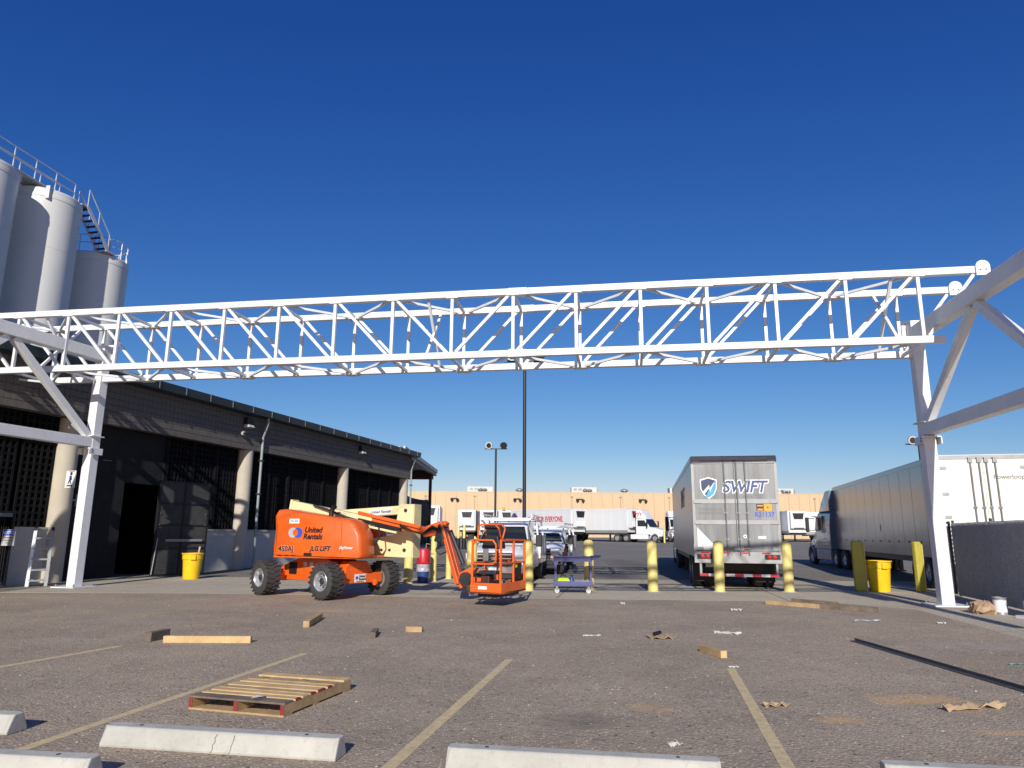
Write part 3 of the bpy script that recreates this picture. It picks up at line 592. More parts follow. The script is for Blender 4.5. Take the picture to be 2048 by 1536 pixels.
# white trailer at the right, side and cream rear doors
PW = trailer('long white plate trailer with cream rear doors, at the right behind the fence', (14.5, 21.9, .006), 13.4, side='trailer_side', npan=12, top=4.13, full=True)
rear_frame(PW, 4.13, 1.12, 'alu')
MB().box(-1.3, 1.3, -.06, .03, .85, 1.16).build('rear_sill', 'alu', PW)
for sx in (-1, 1):
    d = MB().box(min(sx * .005, sx * 1.2), max(sx * .005, sx * 1.2), -.035, .03, 1.17, 4.0).build('door', 'trailer_cream', PW)
    for x in (.1, .34): MB().cyl((sx * x, -.07, 1.1), (sx * x, -.07, 4.05), .021, n=8).build('lock_rod', 'grey_steel', d); MB().box(sx * x - .05, sx * x + .05, -.08, -.036, 2.5, 2.56).build('rod_guide', 'grey_steel', d); MB().box(sx * x - .06, sx * x + .06, -.09, -.036, 3.9, 4.06).build('rod_keeper', 'grey_steel', d)
    for z in (1.5, 2.2, 2.9, 3.7): MB().box(min(sx * 1.02, sx * 1.28), max(sx * 1.02, sx * 1.28), -.06, -.036, z, z + .09).build('hinge', 'alu', d)
text('Powerloop', .19, 'grey_print', PW, (.68, -.039, 3.45), bold=.002)
for i in range(12): MB().box(-1.312, -1.3105, .9 + i * 1.28, 1.02 + i * 1.28, 1.44, 1.5).build('marker', 'black', PW)
flat([(0, .18), (.08, 0), (0, -.18), (-.08, 0)], 'grey_print', 'placard_holder', PW, (-1.2965, 7.2, 2.0), (math.pi / 2, 0, -math.pi / 2))

# ------------------------------------------------------------------ tractors
def tractor(label, loc, ang, paint='truck_white', sleeper=False, group=None, fairing=True):
    """origin at the fifth wheel, local +y forward"""
    T = thing('semi_tractor', label, 'truck', loc, R(-ang), group); c0 = 1.2 if sleeper else 2.1
    MB().box(-.45, -.3, -1.2, 5.2, .75, 1.0).box(.3, .45, -1.2, 5.2, .75, 1.0).box(-.5, .5, -.5, .5, 1.0, 1.15).build('chassis', 'dark_steel', T)
    for y in (-.65, .65):
        MB().cyl((-1.0, y, .5), (1.0, y, .5), .1).build('axle', 'dark_steel', T)
        for x in (-1.08, 1.08, -.76, .76): add_wheel(T, WT, (x, y, .5))
    for x in (-1.05, 1.05): add_wheel(T, WT, (x, 4.65, .5))
    sec = lambda y, hw, z0, z1, rw: [(-hw, y, z0), (-hw, y, (z0 + z1) * .55), (-rw, y, z1 - .12), (-rw + .15, y, z1), (rw - .15, y, z1), (rw, y, z1 - .12), (hw, y, (z0 + z1) * .55), (hw, y, z0)]
    MB().loft([sec(c0, 1.2, .95, 2.95, 1.12), sec(3.35, 1.2, .95, 2.95, 1.1), sec(3.62, 1.2, .95, 2.45, 1.1), sec(4.0, 1.18, .95, 1.85, 1.1)]).build('cab', paint, T, smooth=40, bevel=.03)
    MB().loft([sec(4.0, 1.16, .85, 1.85, 1.02), sec(4.8, 1.08, .8, 1.7, .9), sec(5.35, .98, .7, 1.5, .8), sec(5.55, .85, .7, 1.3, .7)]).build('hood', paint, T, smooth=45, bevel=.04)
    if fairing: MB().loft([[(-1.15, c0, 2.9), (-1.15, c0, 4.0), (1.15, c0, 4.0), (1.15, c0, 2.9)], [(-1.15, c0 + .6, 2.9), (-1.12, c0 + .6, 3.98), (1.12, c0 + .6, 3.98), (1.15, c0 + .6, 2.9)], [(-1.1, 3.1, 2.9), (-.95, 3.0, 3.5), (.95, 3.0, 3.5), (1.1, 3.1, 2.9)], [(-1.0, 3.5, 2.85), (-.8, 3.45, 2.95), (.8, 3.45, 2.95), (1.0, 3.5, 2.85)]]).build('roof_fairing', paint, T, smooth=50, bevel=.05)
    MB().add([(-1.0, 3.40, 2.86), (1.0, 3.40, 2.86), (1.04, 4.04, 1.9), (-1.04, 4.04, 1.9), (-1.0, 3.3, 2.86), (1.0, 3.3, 2.86), (1.04, 3.9, 1.9), (-1.04, 3.9, 1.9)], [(0, 1, 2, 3), (4, 7, 6, 5), (0, 4, 5, 1), (3, 2, 6, 7), (0, 3, 7, 4), (1, 5, 6, 2)]).build('windshield', 'glass', T)
    for sx in (-1, 1):
        MB().prism([(2.35, 1.95), (3.65, 1.95), (3.3, 2.7), (2.35, 2.7)], min(sx * 1.13, sx * 1.215), max(sx * 1.13, sx * 1.215), 'x').build('side_window', 'glass', T)
        mr = MB().box(sx * 1.55 - .09, sx * 1.55 + .09, 3.75, 3.9, 1.85, 2.65).build('mirror', 'black', T, bevel=.03); MB().bar((sx * 1.18, 3.7, 2.6), (sx * 1.5, 3.82, 2.6), .04).bar((sx * 1.18, 3.7, 1.95), (sx * 1.5, 3.82, 1.95), .04).build('arm', 'black', mr)
        MB().lathe([(.32, 0), (.32, 1.5)], 16, (sx * .85, 1.7, .72), 'y').build('fuel_tank', 'alu', T, smooth=40)
        MB().prism([(5.1, 1.02), (5.5, .98), (5.42, 1.25), (5.05, 1.3)], min(sx * .72, sx * 1.03), max(sx * .72, sx * 1.03), 'x').build('headlight', 'lamp_clear', T, bevel=.02)
        MB().box(min(sx * .6, sx * 1.19), max(sx * .6, sx * 1.19), 1.3, 3.7, .38, .95).build('side_skirt', paint, T, bevel=.04)
        MB().prism([(5.25 - .62 * 1 + .62 * math.cos(R(a)) - .0, .5 + .66 * math.sin(R(a))) for a in range(0, 181, 20)] + [(4.06, .5), (4.63 - .54, .5)] + [(4.63 + .54 * math.cos(R(a)), .5 + .56 * math.sin(R(a))) for a in range(180, -1, -20)], min(sx * .9, sx * 1.2), max(sx * .9, sx * 1.2), 'x').build('fender', paint, T, smooth=50)
    gr = MB().box(-.62, .62, 5.5, 5.58, .75, 1.36).build('grille', 'black', T, bevel=.02)
    for i in range(5): MB().box(-.58, .58, 5.581, 5.6, .82 + i * .11, .85 + i * .11).build('grille_bar', 'chrome', gr)
    MB().loft([[(-1.2, 4.95, .3), (-1.2, 4.95, .72), (1.2, 4.95, .72), (1.2, 4.95, .3)], [(-1.1, 5.5, .3), (-1.1, 5.5, .72), (1.1, 5.5, .72), (1.1, 5.5, .3)], [(-.8, 5.72, .32), (-.8, 5.72, .7), (.8, 5.72, .7), (.8, 5.72, .32)]]).build('bumper', 'dark_steel' if paint == 'truck_white' else paint, T, bevel=.03)
    MB().box(-.2, .2, 5.72, 5.735, .42, .54).build('licence_plate', 'white_print', T)
    return T
rt = R(13.4)
tractor('dark blue sleeper truck coupled ahead of the long white trailer', (14.5 + 15.1 * math.sin(rt) - .25, 21.9 + 15.1 * math.cos(rt), .02), 6, 'truck_blue', True)
rt = R(10.5)
tractor('truck with black mirrors almost hidden ahead of the silver trailer', (6.97 + 15.1 * math.sin(rt), 22.38 + 15.1 * math.cos(rt), .02), 10.5)
# far trucks on the sloping yard.  ang is the heading to the right of straight ahead
def far(x, y): return (x, y, gz(y) + .01)
ftr = trailer('long grey trailer with red slogan on its side, among the far trucks', far(.9, 103.5), 140, L=12.2, side='trailer_white', npan=9, unit=True)
text('FRESH FOR EVERYONE.', .95, 'red_print', ftr, (1.305, 7.2, 2.72), (math.pi / 2, 0, math.pi / 2), bold=.03, sx=.72)
text("Fry's", 1.25, 'red_print', ftr, (1.305, 2.0, 2.75), (math.pi / 2, 0, math.pi / 2), bold=.04, shear=.2, sx=.9)
ct = MB().path([(1.31, .6, 3.6), (1.31, .8, 3.5), (1.31, 1.2, 2.1), (1.31, 3.1, 2.05)], .06, 6).build('cart_mark', 'red_print', ftr)
f2 = trailer('grey trailer behind the white truck, nosed towards the right', far(7.2, 101.5), 136, L=12.2, side='trailer_white', npan=9, unit=True)
dx, dy = math.sin(R(136)), math.cos(R(136))
ft = tractor('white day-cab truck facing right across the far yard', far(7.2 + 11.0 * dx, 101.5 + 11.0 * dy), 128)
text("Fry's", .62, 'red_print', ft, (1.16, 2.35, 3.5), (math.pi / 2, 0, math.pi / 2), bold=.015, shear=.15)
text("Fry's", .5, 'red_print', ft, (-.45, 3.05, 3.36), (R(60), 0, math.pi), bold=.012, shear=.15)
rows = [(-9.6, 84, 176, 'white refrigerated trailer nosed forward beside the dark canopy post', True), (-6.6, 108, 180, 'refrigerated trailer docked with a pale square unit door, left of the rest', True), (-3.4, 109, 180, 'docked refrigerated trailer with a dark tapered grille, third from the left', True), (-.6, 109.5, 180, 'docked refrigerated trailer with an orange beacon, beside the slogan trailer', True),
        (-13.2, 112, 180, 'docked refrigerated trailer farthest left, behind the canopy post', True), (26.6, 106, 180, 'docked refrigerated trailer just left of the silver trailer', True), (39.6, 100, 178, 'white refrigerated trailer nosed forward between the two near trailers', True)]
for x, y, a, lb, u in rows:
    L_ = 12.2; t = trailer(lb, far(x + L_ * -math.sin(R(a)), y - L_ * math.cos(R(a))), a, L=L_, npan=6, unit=True, group='refrigerated trailers at the docks')
    if 'beacon' in lb: MB().lathe([(.22, 4.1), (.2, 4.5), (.05, 4.55)], 10, (.5, L_ + .2, 0)).build('beacon', 'orange_print', t)
t = tractor('white truck facing the viewer beside the docked trailers', far(21.9, 98.5), 180); text("Fry's", .6, 'red_print', t, (0, 3.04, 3.36), (R(60), 0, math.pi), bold=.015, shear=.15)
trailer('white trailer standing crosswise between the two near trailers, far back', far(29.8, 104), 94, L=8.2, side='trailer_white', npan=10)
t = trailer('white trailer standing crosswise behind the dark blue truck, with a dark eagle mark', far(41.4, 103), 94, L=14, side='trailer_white', npan=10)
flat([(-.9, .25), (.2, .22), (1.0, .5), (.5, .1), (.1, -.1), (-.2, .1)], 'navy', 'mark', t, (1.305, 1.6, 3.3), (math.pi / 2, 0, math.pi / 2))
# low dock wall strip and slim guard posts in front of the docks
for i, x in enumerate((18.6, 22.5, 25.2, 28.0)):
    p = thing('guard_post', 'slim yellow guard post before the far docks, %s from the left' % ('first', 'second', 'third', 'fourth')[i], 'guard post', far(x, 88 - i), 0, 'guard posts before the docks')
    MB().lathe([(.11, 0), (.11, 1.5), (.06, 1.58)], 12).build('tube', 'bollard_yellow', p, smooth=40); MB().lathe([(.16, 0), (.16, .05)], 12).build('flange', 'grey_steel', p)
for i, (x, y) in enumerate(((-4.5, 62), (-4.0, 62), (-2.1, 60), (-1.7, 60))):
    p = thing('guard_post', 'yellow and black guard post by the hydrant, %s from the left' % ('first', 'second', 'third', 'fourth')[i], 'guard post', far(x, y), 0, 'posts around the hydrant')
    MB().lathe([(.12, .9), (.12, 1.9), (.06, 1.98)], 12).build('upper_tube', 'bollard_yellow', p, smooth=40); MB().lathe([(.19, 0), (.19, .9)], 12).build('lower_sleeve', 'black' if i < 2 else 'bollard_yellow', p, smooth=40)
hy = thing('fire_hydrant', 'small pale yellow fire hydrant between the guard posts', 'hydrant', far(-3.0, 60.5))
MB().lathe([(.2, 0), (.2, .1), (.14, .12), (.14, .75), (.2, .77), (.2, .85), (.13, 1.0), (.05, 1.1)], 14).build('barrel', 'bollard_yellow', hy, smooth=40); MB().cyl((-.28, 0, .6), (.28, 0, .6), .08).cyl((0, -.25, .55), (0, 0, .55), .1).build('outlets', 'bollard_yellow', hy, smooth=40)

# ------------------------------------------------------------------ white utility pickups
def pickup(label, loc, ang, L=6.3, hw=1.0, roof=2.0, service='service_grey'):
    """local +y is the front"""
    T = thing('utility_truck', label, 'pickup truck', loc, R(180 - ang)); P = 'truck_white'; F = L / 2
    def sec(y, a, b, z0, zb, zr, c):
        return [(-a, y, z0), (-a - .02, y, (z0 + zb) / 2), (-b, y, zb), (-c, y, zr - .05), (-c + .12, y, zr), (c - .12, y, zr), (c, y, zr - .05), (b, y, zb), (a + .02, y, (z0 + zb) / 2), (a, y, z0)]
    MB().loft([sec(F - 2.0, hw, hw - .02, .55, 1.15, 1.30, hw - .12), sec(F - .9, hw, hw - .03, .55, 1.12, 1.27, hw - .16), sec(F - .35, hw - .02, hw - .06, .6, 1.08, 1.2, hw - .25), sec(F - .08, hw - .1, hw - .14, .7, 1.02, 1.1, hw - .35)]).build('hood', P, T, smooth=40, bevel=.02)
    MB().loft([sec(F - 4.0, hw, hw - .02, .5, 1.2, roof - .05, hw - .25), sec(F - 3.75, hw, hw - .02, .5, 1.2, roof, hw - .25), sec(F - 2.85, hw, hw - .02, .5, 1.2, roof - .02, hw - .26), sec(F - 2.5, hw, hw - .02, .5, 1.2, roof - .14, hw - .26), sec(F - 1.85, hw, hw - .03, .5, 1.18, 1.28, hw - .14)]).build('cab', P, T, smooth=35, bevel=.02)
    y0, y1 = F - 1.84, F - 2.48; z0, z1 = 1.36, roof - .16; a, b = hw - .16, hw - .33
    MB().add([(-a, y0 + .03, z0), (a, y0 + .03, z0), (b, y1 + .06, z1), (-b, y1 + .06, z1), (-a, y0 - .2, z0), (a, y0 - .2, z0), (b, y1 - .1, z1), (-b, y1 - .1, z1)], [(0, 1, 2, 3), (4, 7, 6, 5), (0, 4, 5, 1), (3, 2, 6, 7), (0, 3, 7, 4), (1, 5, 6, 2)]).build('windshield', 'glass', T)
    for sx in (-1, 1):
        w_ = MB().add([(sx * (hw - .015), F - 2.15, 1.25), (sx * (hw - .015), F - 3.6, 1.25), (sx * (hw - .235), F - 3.6, roof - .14), (sx * (hw - .235), F - 2.75, roof - .14), (sx * (hw - .1), F - 2.15, 1.25), (sx * (hw - .1), F - 3.6, 1.25), (sx * (hw - .3), F - 3.6, roof - .14), (sx * (hw - .3), F - 2.75, roof - .14)], [(0, 1, 2, 3), (4, 7, 6, 5), (0, 4, 5, 1), (3, 2, 6, 7), (0, 3, 7, 4), (1, 5, 6, 2)]).build('side_window', 'glass', T)
        mr = MB().box(sx * (hw + .2) - .11, sx * (hw + .2) + .11, F - 2.25, F - 2.1, 1.22, 1.62).build('mirror', 'black', T, bevel=.03); MB().bar((sx * hw, F - 2.2, 1.3), (sx * (hw + .12), F - 2.18, 1.3), .05).build('arm', 'black', mr)
        hl = MB().box(min(sx * .6, sx * (hw - .06)), max(sx * .6, sx * (hw - .06)), F - .34, F - .045, .78, 1.04).build('headlight', 'lamp_clear', T, bevel=.03); MB().box(min(sx * .62, sx * (hw - .12)), max(sx * .62, sx * (hw - .12)), F - .2, F - .03, .72, .775).build('turn_lamp', 'orange_print', hl)
        for y in (F - 1.05, -F + 1.35):
            add_wheel(T, WP, (sx * (hw - .12), y, .4))
            arch = [(y + .5 * math.cos(R(q)), .42 + .5 * math.sin(R(q))) for q in range(0, 181, 15)]
            MB().prism(arch, min(sx * (hw - .25), sx * (hw + .026)), max(sx * (hw - .25), sx * (hw + .026)), 'x').build('wheel_arch', 'black', T)
        # service body side with compartment doors
        sb = MB().box(min(sx * .62, sx * (hw + .06)), max(sx * .62, sx * (hw + .06)), -F, F - 4.08, .6, 1.62).build('service_body', P, T, bevel=.015)
        for y in (-F + .05, -F + .82, F - 4.78): MB().box(min(sx * (hw + .06), sx * (hw + .075)), max(sx * (hw + .06), sx * (hw + .075)), y, y + .66, .95, 1.57).build('compartment_door', service, sb)
        # ladder rack
        rk = MB()
        for y in (-F + .15, F - 4.2): rk.bar((sx * (hw - .05), y, 1.6), (sx * (hw - .12), y, roof + .1), .06)
        rk.bar((sx * (hw - .12), -F, roof + .1), (sx * (hw - .12), F - 2.3, roof + .1), .06).bar((sx * (hw - .1), -F + .15, roof + .26), (sx * (hw - .1), F - 2.6, roof + .26), .04)
        for q in range(5): rk.bar((sx * (hw - .1), -F + .15 + q * (L - 2.8) / 4, roof + .1), (sx * (hw - .1), -F + .15 + q * (L - 2.8) / 4, roof + .26), .035)
        rk.bar((sx * (hw - .12), F - 2.3, roof + .1), (sx * (hw - .2), F - 2.75, roof - .06), .05)
        rk.build('ladder_rack', 'truck_white', T)
    for y_ in (F - 2.32, -F + .15, F - 4.15): MB().box(-hw + .12, hw - .12, y_ - .06, y_ + .06, roof + .06, roof + .14).build('rack_crossbar', 'truck_white', T)
    MB().box(-.62, .62, -F + .02, F - 4.08, .6, .9).build('bed_floor', 'dark_steel', T); MB().box(-hw + .15, hw - .15, -F + .2, F - .5, .38, .56).build('chassis', 'black', T)
    gr = MB().box(-.56, .56, F - .12, F - .03, .68, 1.06).build('grille', 'black', T, bevel=.02)
    for z in (.76, .88, 1.0): MB().box(-.54, .54, F - .03, F - .015, z - .02, z + .02).build('grille_bar', 'chrome', gr)
    MB().box(-.1, .1, F - .03, F - .01, .83, .93).build('badge', 'chrome', gr)
    MB().loft([[(-hw, F - .25, .42), (-hw, F - .25, .66), (hw, F - .25, .66), (hw, F - .25, .42)], [(-hw + .08, F + .06, .42), (-hw + .08, F + .06, .64), (hw - .08, F + .06, .64), (hw - .08, F + .06, .42)]]).build('bumper', 'chrome', T, bevel=.03)
    MB().box(-hw + .15, hw - .15, F - .2, F, .28, .42).build('air_dam', 'black', T); MB().box(-.17, .17, F + .06, F + .07, .48, .6).build('licence_plate', 'white_print', T)
    MB().box(-.03, .03, F - 3.2, F - 3.15, roof, roof + .05).build('antenna', 'black', T)
    return T
def off(x, y, ang, d): return (x + d * math.sin(R(ang)), y + d * math.cos(R(ang)), .008)
pickup('white utility pickup with ladder rack parked nose-on behind the bollards', off(-.52, 23.1, 8, 3.15), 8, roof=2.06)
p2 = pickup('second white utility pickup, further back at the right of the first', off(1.08, 30.2, 11, 3.0), 11, L=6.0, hw=.96, roof=1.86)
for k in range(4): MB().path([(-1.14 + .02 * k + .03 * math.sin(q * 2.1 + k), 2.1 + .3 * math.cos(q * .52 + k) , .98 + .26 * math.sin(q * .52 + k * .7)) for q in range(13)], .025, 6).build('hose_coil', ('maroon', 'black', 'maroon', 'black')[k], p2)
vn = thing('parked_van', 'grey van seen from behind under the dark canopy', 'van', (-10.2, 75, gz(75) + .01), 0)
MB().loft([[(-.95, y, .4), (-1.0, y, 1.2), (-.85, y, zr), (.85, y, zr), (1.0, y, 1.2), (.95, y, .4)] for y, zr in ((0, 1.95), (.3, 2.15), (3.2, 2.15), (4.2, 1.4), (5, 1.2))]).build('body', 'truck_white', vn, smooth=40, bevel=.05)
MB().box(-.7, .7, -.03, .02, 1.25, 1.85).build('rear_window', 'glass', vn); MB().box(-.95, .95, -.12, .1, .4, .65).build('bumper', 'service_grey', vn)
for x in (-.88, .88): MB().box(x - .08, x + .08, -.03, .1, .9, 1.3).build('tail_lamp', 'lamp_red', vn)
for x in (-.85, .85):
    for y in (.9, 4): add_wheel(vn, WP, (x, y, .4))

# ------------------------------------------------------------------ bollards
bm0 = [(.15, 0), (.15, 1.38), (.135, 1.44), (.09, 1.475), (.02, 1.49)]
BL = [(-3.4, 24.35, 'stout yellow bollard behind the orange lift, beside the red and blue bin'), (-1.17, 21.75, 'yellow bollard seen behind the lift basket\'s left side'), (.53, 21.86, 'yellow bollard just right of the lift basket'), (2.39, 22.3, 'yellow bollard behind the purple cart'), (4.24, 21.9, 'yellow bollard left of the silver trailer'), (6.25, 22.0, 'yellow bollard before the silver trailer doors'), (8.36, 22.1, 'yellow bollard right of the silver trailer')]
for x, y, lb in BL:
    b = thing('bollard', lb, 'bollard', (x, y, .006), 0, 'yellow bollards along the apron'); b.rotation_euler = (random.uniform(-.012, .012), random.uniform(-.02, .02), random.random() * 6)
    MB().lathe(bm0, 28).build('tube', 'bollard_yellow', b, smooth=40); MB().lathe([(.21, 0), (.19, .018), (.15, .02)], 20).build('grout_collar', 'concrete', b)
for x, y, lb in ((-2.72, 25.8, 'slim pale yellow post, nearer of the pair left of the basket'), (-2.3, 27.2, 'slim pale yellow post, farther of the pair left of the basket')):
    b = thing('bollard', lb, 'bollard', (x, y, .006), 0, 'slim posts behind the lift'); MB().lathe([(.11, 0), (.11, 1.5), (.05, 1.56)], 20).build('tube', 'bollard_yellow', b, smooth=40); MB().lathe([(.16, 0), (.15, .02)], 18).build('grout_collar', 'concrete', b)
for x, y, lb in ((10.75, 22.6, 'flat yellow steel guard plate left of the yellow bin'), (12.45, 22.35, 'narrow yellow guard plate at the fence end, coloured as in shade')):
    b = thing('guard_plate', lb, 'guard post', (x, y, .006), R(-10 if x < 12 else 14)); w_ = .17 if x < 12 else .12
    MB().box(-w_, w_, -.09, .09, 0, 1.5).build('plate', 'shaded_yellow', b, bevel=.05, seg=3); MB().box(w_ - .012, w_ + .01, -.1, .1, .01, 1.42).build('lit_edge', 'bollard_yellow', b); MB().box(-w_ - .06, w_ + .06, -.13, .13, -.004, .012).build('foot', 'grey_steel', b)  # shade is painted into the face, sunlight into the brighter edge

# ------------------------------------------------------------------ bins
def bin_(label, loc, m, rz=0, r=.31, h=.84):
    T = thing('round_bin', label, 'trash can', loc, rz)
    MB().lathe([(r * .80, 0), (r * .82, .02), (r * .96, h * .74), (r * 1.03, h * .76), (r * 1.05, h * .95), (r * 1.14, h * .96), (r * 1.14, h), (r * .98, h), (r * .78, .05)], 36).build('barrel', m, T, smooth=35)
    for a in (0, math.pi):
        MB().box(r * .95, r * 1.17, -.09, .09, h * .74, h * .94).build('handle', m, T, bevel=.02).rotation_euler = (0, 0, a - math.pi / 2 + .25)
    return T
bl = bin_('yellow round bin with a wooden stick, by the open dark door', (-11.4, 26.2, .006), 'bin_yellow', .2, .33, .9)
MB().bar((.08, .0, .1), (.2, .05, 1.12), .05, .03).build('stick', 'wood_new', bl)
bin_('yellow round bin beside the flat guard plate', (11.32, 22.55, .006), 'bin_yellow', -.2, .345, .92)
rb = thing('lined_bin', 'blue bin with red dome and plastic liner, behind the lift', 'trash can', (-2.98, 24.95, .006)); rb.scale = (.74, .74, .84)
MB().lathe([(.24, 0), (.3, .75), (.31, .8)], 28).build('barrel', 'bin_blue', rb, smooth=40); MB().lathe([(.335, .74), (.345, .8), (.3, .82), (.3, 1.28), (.26, 1.34), (.05, 1.38)], 28).build('dome_lid', 'bin_red', rb, smooth=40)
MB().lathe([(.312 + .012 * math.sin(i), .45 + .033 * i) for i in range(10)], 24).build('liner', 'film', rb, smooth=60); MB().path([(.1, 0, 1.36), (.12, 0, 1.55), (.3, -.02, 1.52)], .015).build('handle', 'wood', rb)

# ------------------------------------------------------------------ ladder at the left wall
ld = thing('folding_ladder', 'folded silver multi-position ladder leaning at the far left wall', 'ladder', (-14.35, 22.3, .006), R(30))
for k, (y0, y1) in enumerate(((-.18, .16), (.16, .24))):
    for x in (-.24, .24): MB().bar((x, y0 - .06 * k, 0), (x * .92, y1 + .05 * k, 1.68), .035, .085, up=(1, 0, 0)).build('rail', 'white_print' if (k == 0 and x < 0) else 'alu', ld)
    for i in range(5):
        q = (i + .55) / 5.4; MB().bar((-.22, y0 + (y1 - y0) * q, 1.68 * q), (.22, y0 + (y1 - y0) * q, 1.68 * q), .04, .05).build('rung', 'alu', ld)
for x in (-.23, .23): MB().cyl((x - .04, .2, 1.68), (x + .04, .2, 1.68), .075).build('hinge', 'black', ld, smooth=40)

# ------------------------------------------------------------------ fence at the right
FA, FB_ = Vector((10.55, 12.6, 0)), Vector((12.75, 21.0, 0)); fl = (FB_ - FA).length; fr = math.atan2(FB_.y - FA.y, FB_.x - FA.x)
fn = thing('slatted_fence', 'chain-link fence with grey privacy slats along the right edge', 'fence', FA, fr)
def slat_panel(T, x0, x1, zt=2.0):
    m = MB(); x = x0
    while x < x1 - .05:
        m.add([(x, -.012, .05), (x + .052, .008, .05), (x + .052, .008, zt + random.uniform(-.02, .05)), (x, -.012, zt + random.uniform(-.02, .05)), (x, -.002, .05), (x + .052, .018, .05), (x + .052, .018, zt), (x, -.002, zt)], [(0, 1, 2, 3), (7, 6, 5, 4), (0, 3, 7, 4), (1, 5, 6, 2), (0, 4, 5, 1), (3, 2, 6, 7)]); x += .06
    stuff(m.build('privacy_slats', 'slat', T))
    wv = MB()
    k = int((x1 - x0) / .12)
    for i in range(-16, k):
        for sgn in (1, -1):
            a = x0 + i * .12 + (0 if sgn > 0 else 0); p, q = (a, .05), (a + zt, zt + .02)
            if sgn < 0: p, q = (a + zt, .05), (a, zt + .02)
            # clip to the panel
            (ax, az), (bx, bz) = p, q
            def cl(ax, az, bx, bz):
                pts = []
                for t in (0, 1, (x0 - ax) / (bx - ax), (x1 - ax) / (bx - ax)):
                    if 0 <= t <= 1:
                        X = ax + (bx - ax) * t
                        if x0 - 1e-4 <= X <= x1 + 1e-4: pts.append((t, X, az + (bz - az) * t))
                pts.sort(); return (pts[0][1:], pts[-1][1:]) if len(pts) > 1 else None
            r_ = cl(ax, az, bx, bz)
            if r_ and abs(r_[0][0] - r_[1][0]) > .05: wv.bar((r_[0][0], .024 * (1 if sgn > 0 else 1.3), r_[0][1]), (r_[1][0], .024 * (1 if sgn > 0 else 1.3), r_[1][1]), .013, .006, up=(0, 1, 0))
    stuff(wv.build('chain_link', 'wire', T))
slat_panel(fn, .05, fl - .1)
for x in (0, 2.9, 5.8, fl - .04): MB().cyl((x, -.06, 0), (x, -.06, 2.12), .035).build('post', 'dark_steel', fn, smooth=50)
MB().cyl((0, -.06, 2.02), (fl, -.06, 2.02), .022, n=8).build('top_rail', 'dark_steel', fn)
g2 = thing('gate_leaf', 'grey slatted gate leaf behind the right column, at the fence end', 'gate', (12.78, 21.15, 0), R(72))
slat_panel(g2, .08, 1.3, 1.95)
for x in (.04, 1.34): MB().cyl((x, -.03, .05), (x, -.03, 2.1), .035).build('frame_tube', 'dark_steel', g2)
for z in (.1, 2.06): MB().cyl((.04, -.03, z), (1.34, -.03, z), .028, n=8).build('frame_rail', 'dark_steel', g2)

# ------------------------------------------------------------------ purple cart
ct = thing('utility_cart', 'purple plastic two-shelf utility cart before the bollards', 'cart', (1.8, 21.25, .006), R(-4))
for z, t in ((.2, .1), (.88, .1)):
    MB().box(-.56, .56, -.3, .3, z, z + .03).box(-.56, .56, -.3, -.27, z + .03, z + t + .04).box(-.56, .56, .27, .3, z + .03, z + t + .04).box(-.56, -.53, -.27, .27, z + .03, z + t + .04).box(.53, .56, -.27, .27, z + .03, z + t + .04).build('shelf', 'purple', ct, bevel=.008)
for x in (-.53, .47):
    for y in (-.29, .23): MB().box(x, x + .07, y, y + .06, .22, .92).build('upright', 'purple', ct, bevel=.01)
MB().prism([(.5, .9), (.8, 1.02), (.8, 1.06), (.5, 1.03)], -.3, .3, 'y').build('handle', 'purple', ct, bevel=.01)
for x, y in ((-.46, -.24), (.44, -.24), (-.46, .24), (.44, .24)):
    f = MB().box(x - .03, x + .03, y - .035, y + .035, .1, .2).build('caster_fork', 'grey_steel', ct); MB().lathe([(.07, -.018), (.07, .018)], 18, (x, y, .0715), 'y').build('caster_wheel', 'service_grey', f)
k = thing('tool_bag', 'lime green tool bag on the cart\'s lower shelf', 'bag', (1.52, 21.24, .236), .1); MB().loft([[(-.17, -.1, 0), (-.17, .1, 0), (.17, .1, 0), (.17, -.1, 0)], [(-.18, -.11, .12), (-.18, .11, .12), (.18, .11, .12), (.18, -.11, .12)], [(-.13, -.05, .19), (-.13, .05, .19), (.13, .05, .19), (.13, -.05, .19)]]).build('body', 'lime', k, bevel=.02); MB().path([(-.08, 0, .17), (-.06, 0, .26), (.06, 0, .26), (.08, 0, .17)], .012).build('handle', 'black', k)
k = thing('paper_box', 'flat white box on the cart\'s lower shelf', 'box', (2.06, 21.18, .236)); MB().box(-.22, .22, -.16, .16, 0, .11).build('carton', 'white_print', k, bevel=.006); MB().box(-.225, .225, -.165, .165, .085, .112).build('lid', 'paper', k)
k = thing('blue_jug', 'dark blue jug between bag and box on the cart', 'jug', (1.76, 21.22, .236)); MB().lathe([(.07, 0), (.075, .14), (.03, .2), (.03, .24)], 14).build('bottle', 'blue_print', k, smooth=40); MB().lathe([(.034, .24), (.034, .265)], 12).build('cap', 'navy', k)
k = thing('black_cords', 'black cords and gloves lying on the cart top', 'cord', (1.85, 21.24, 1.0)); MB().path([(-.2 + .05 * i, .08 * math.sin(i * 1.7), -.06 + .035 * (i % 3)) for i in range(12)], .02, 6).build('cord', 'black', k); MB().lathe([(.09, -.088), (.1, -.03), (.04, .03)], 12, (.3, 0, 0)).lathe([(.07, -.088), (.08, -.03), (.03, .02)], 12, (.12, .1, 0)).build('glove', 'black', k, smooth=60)

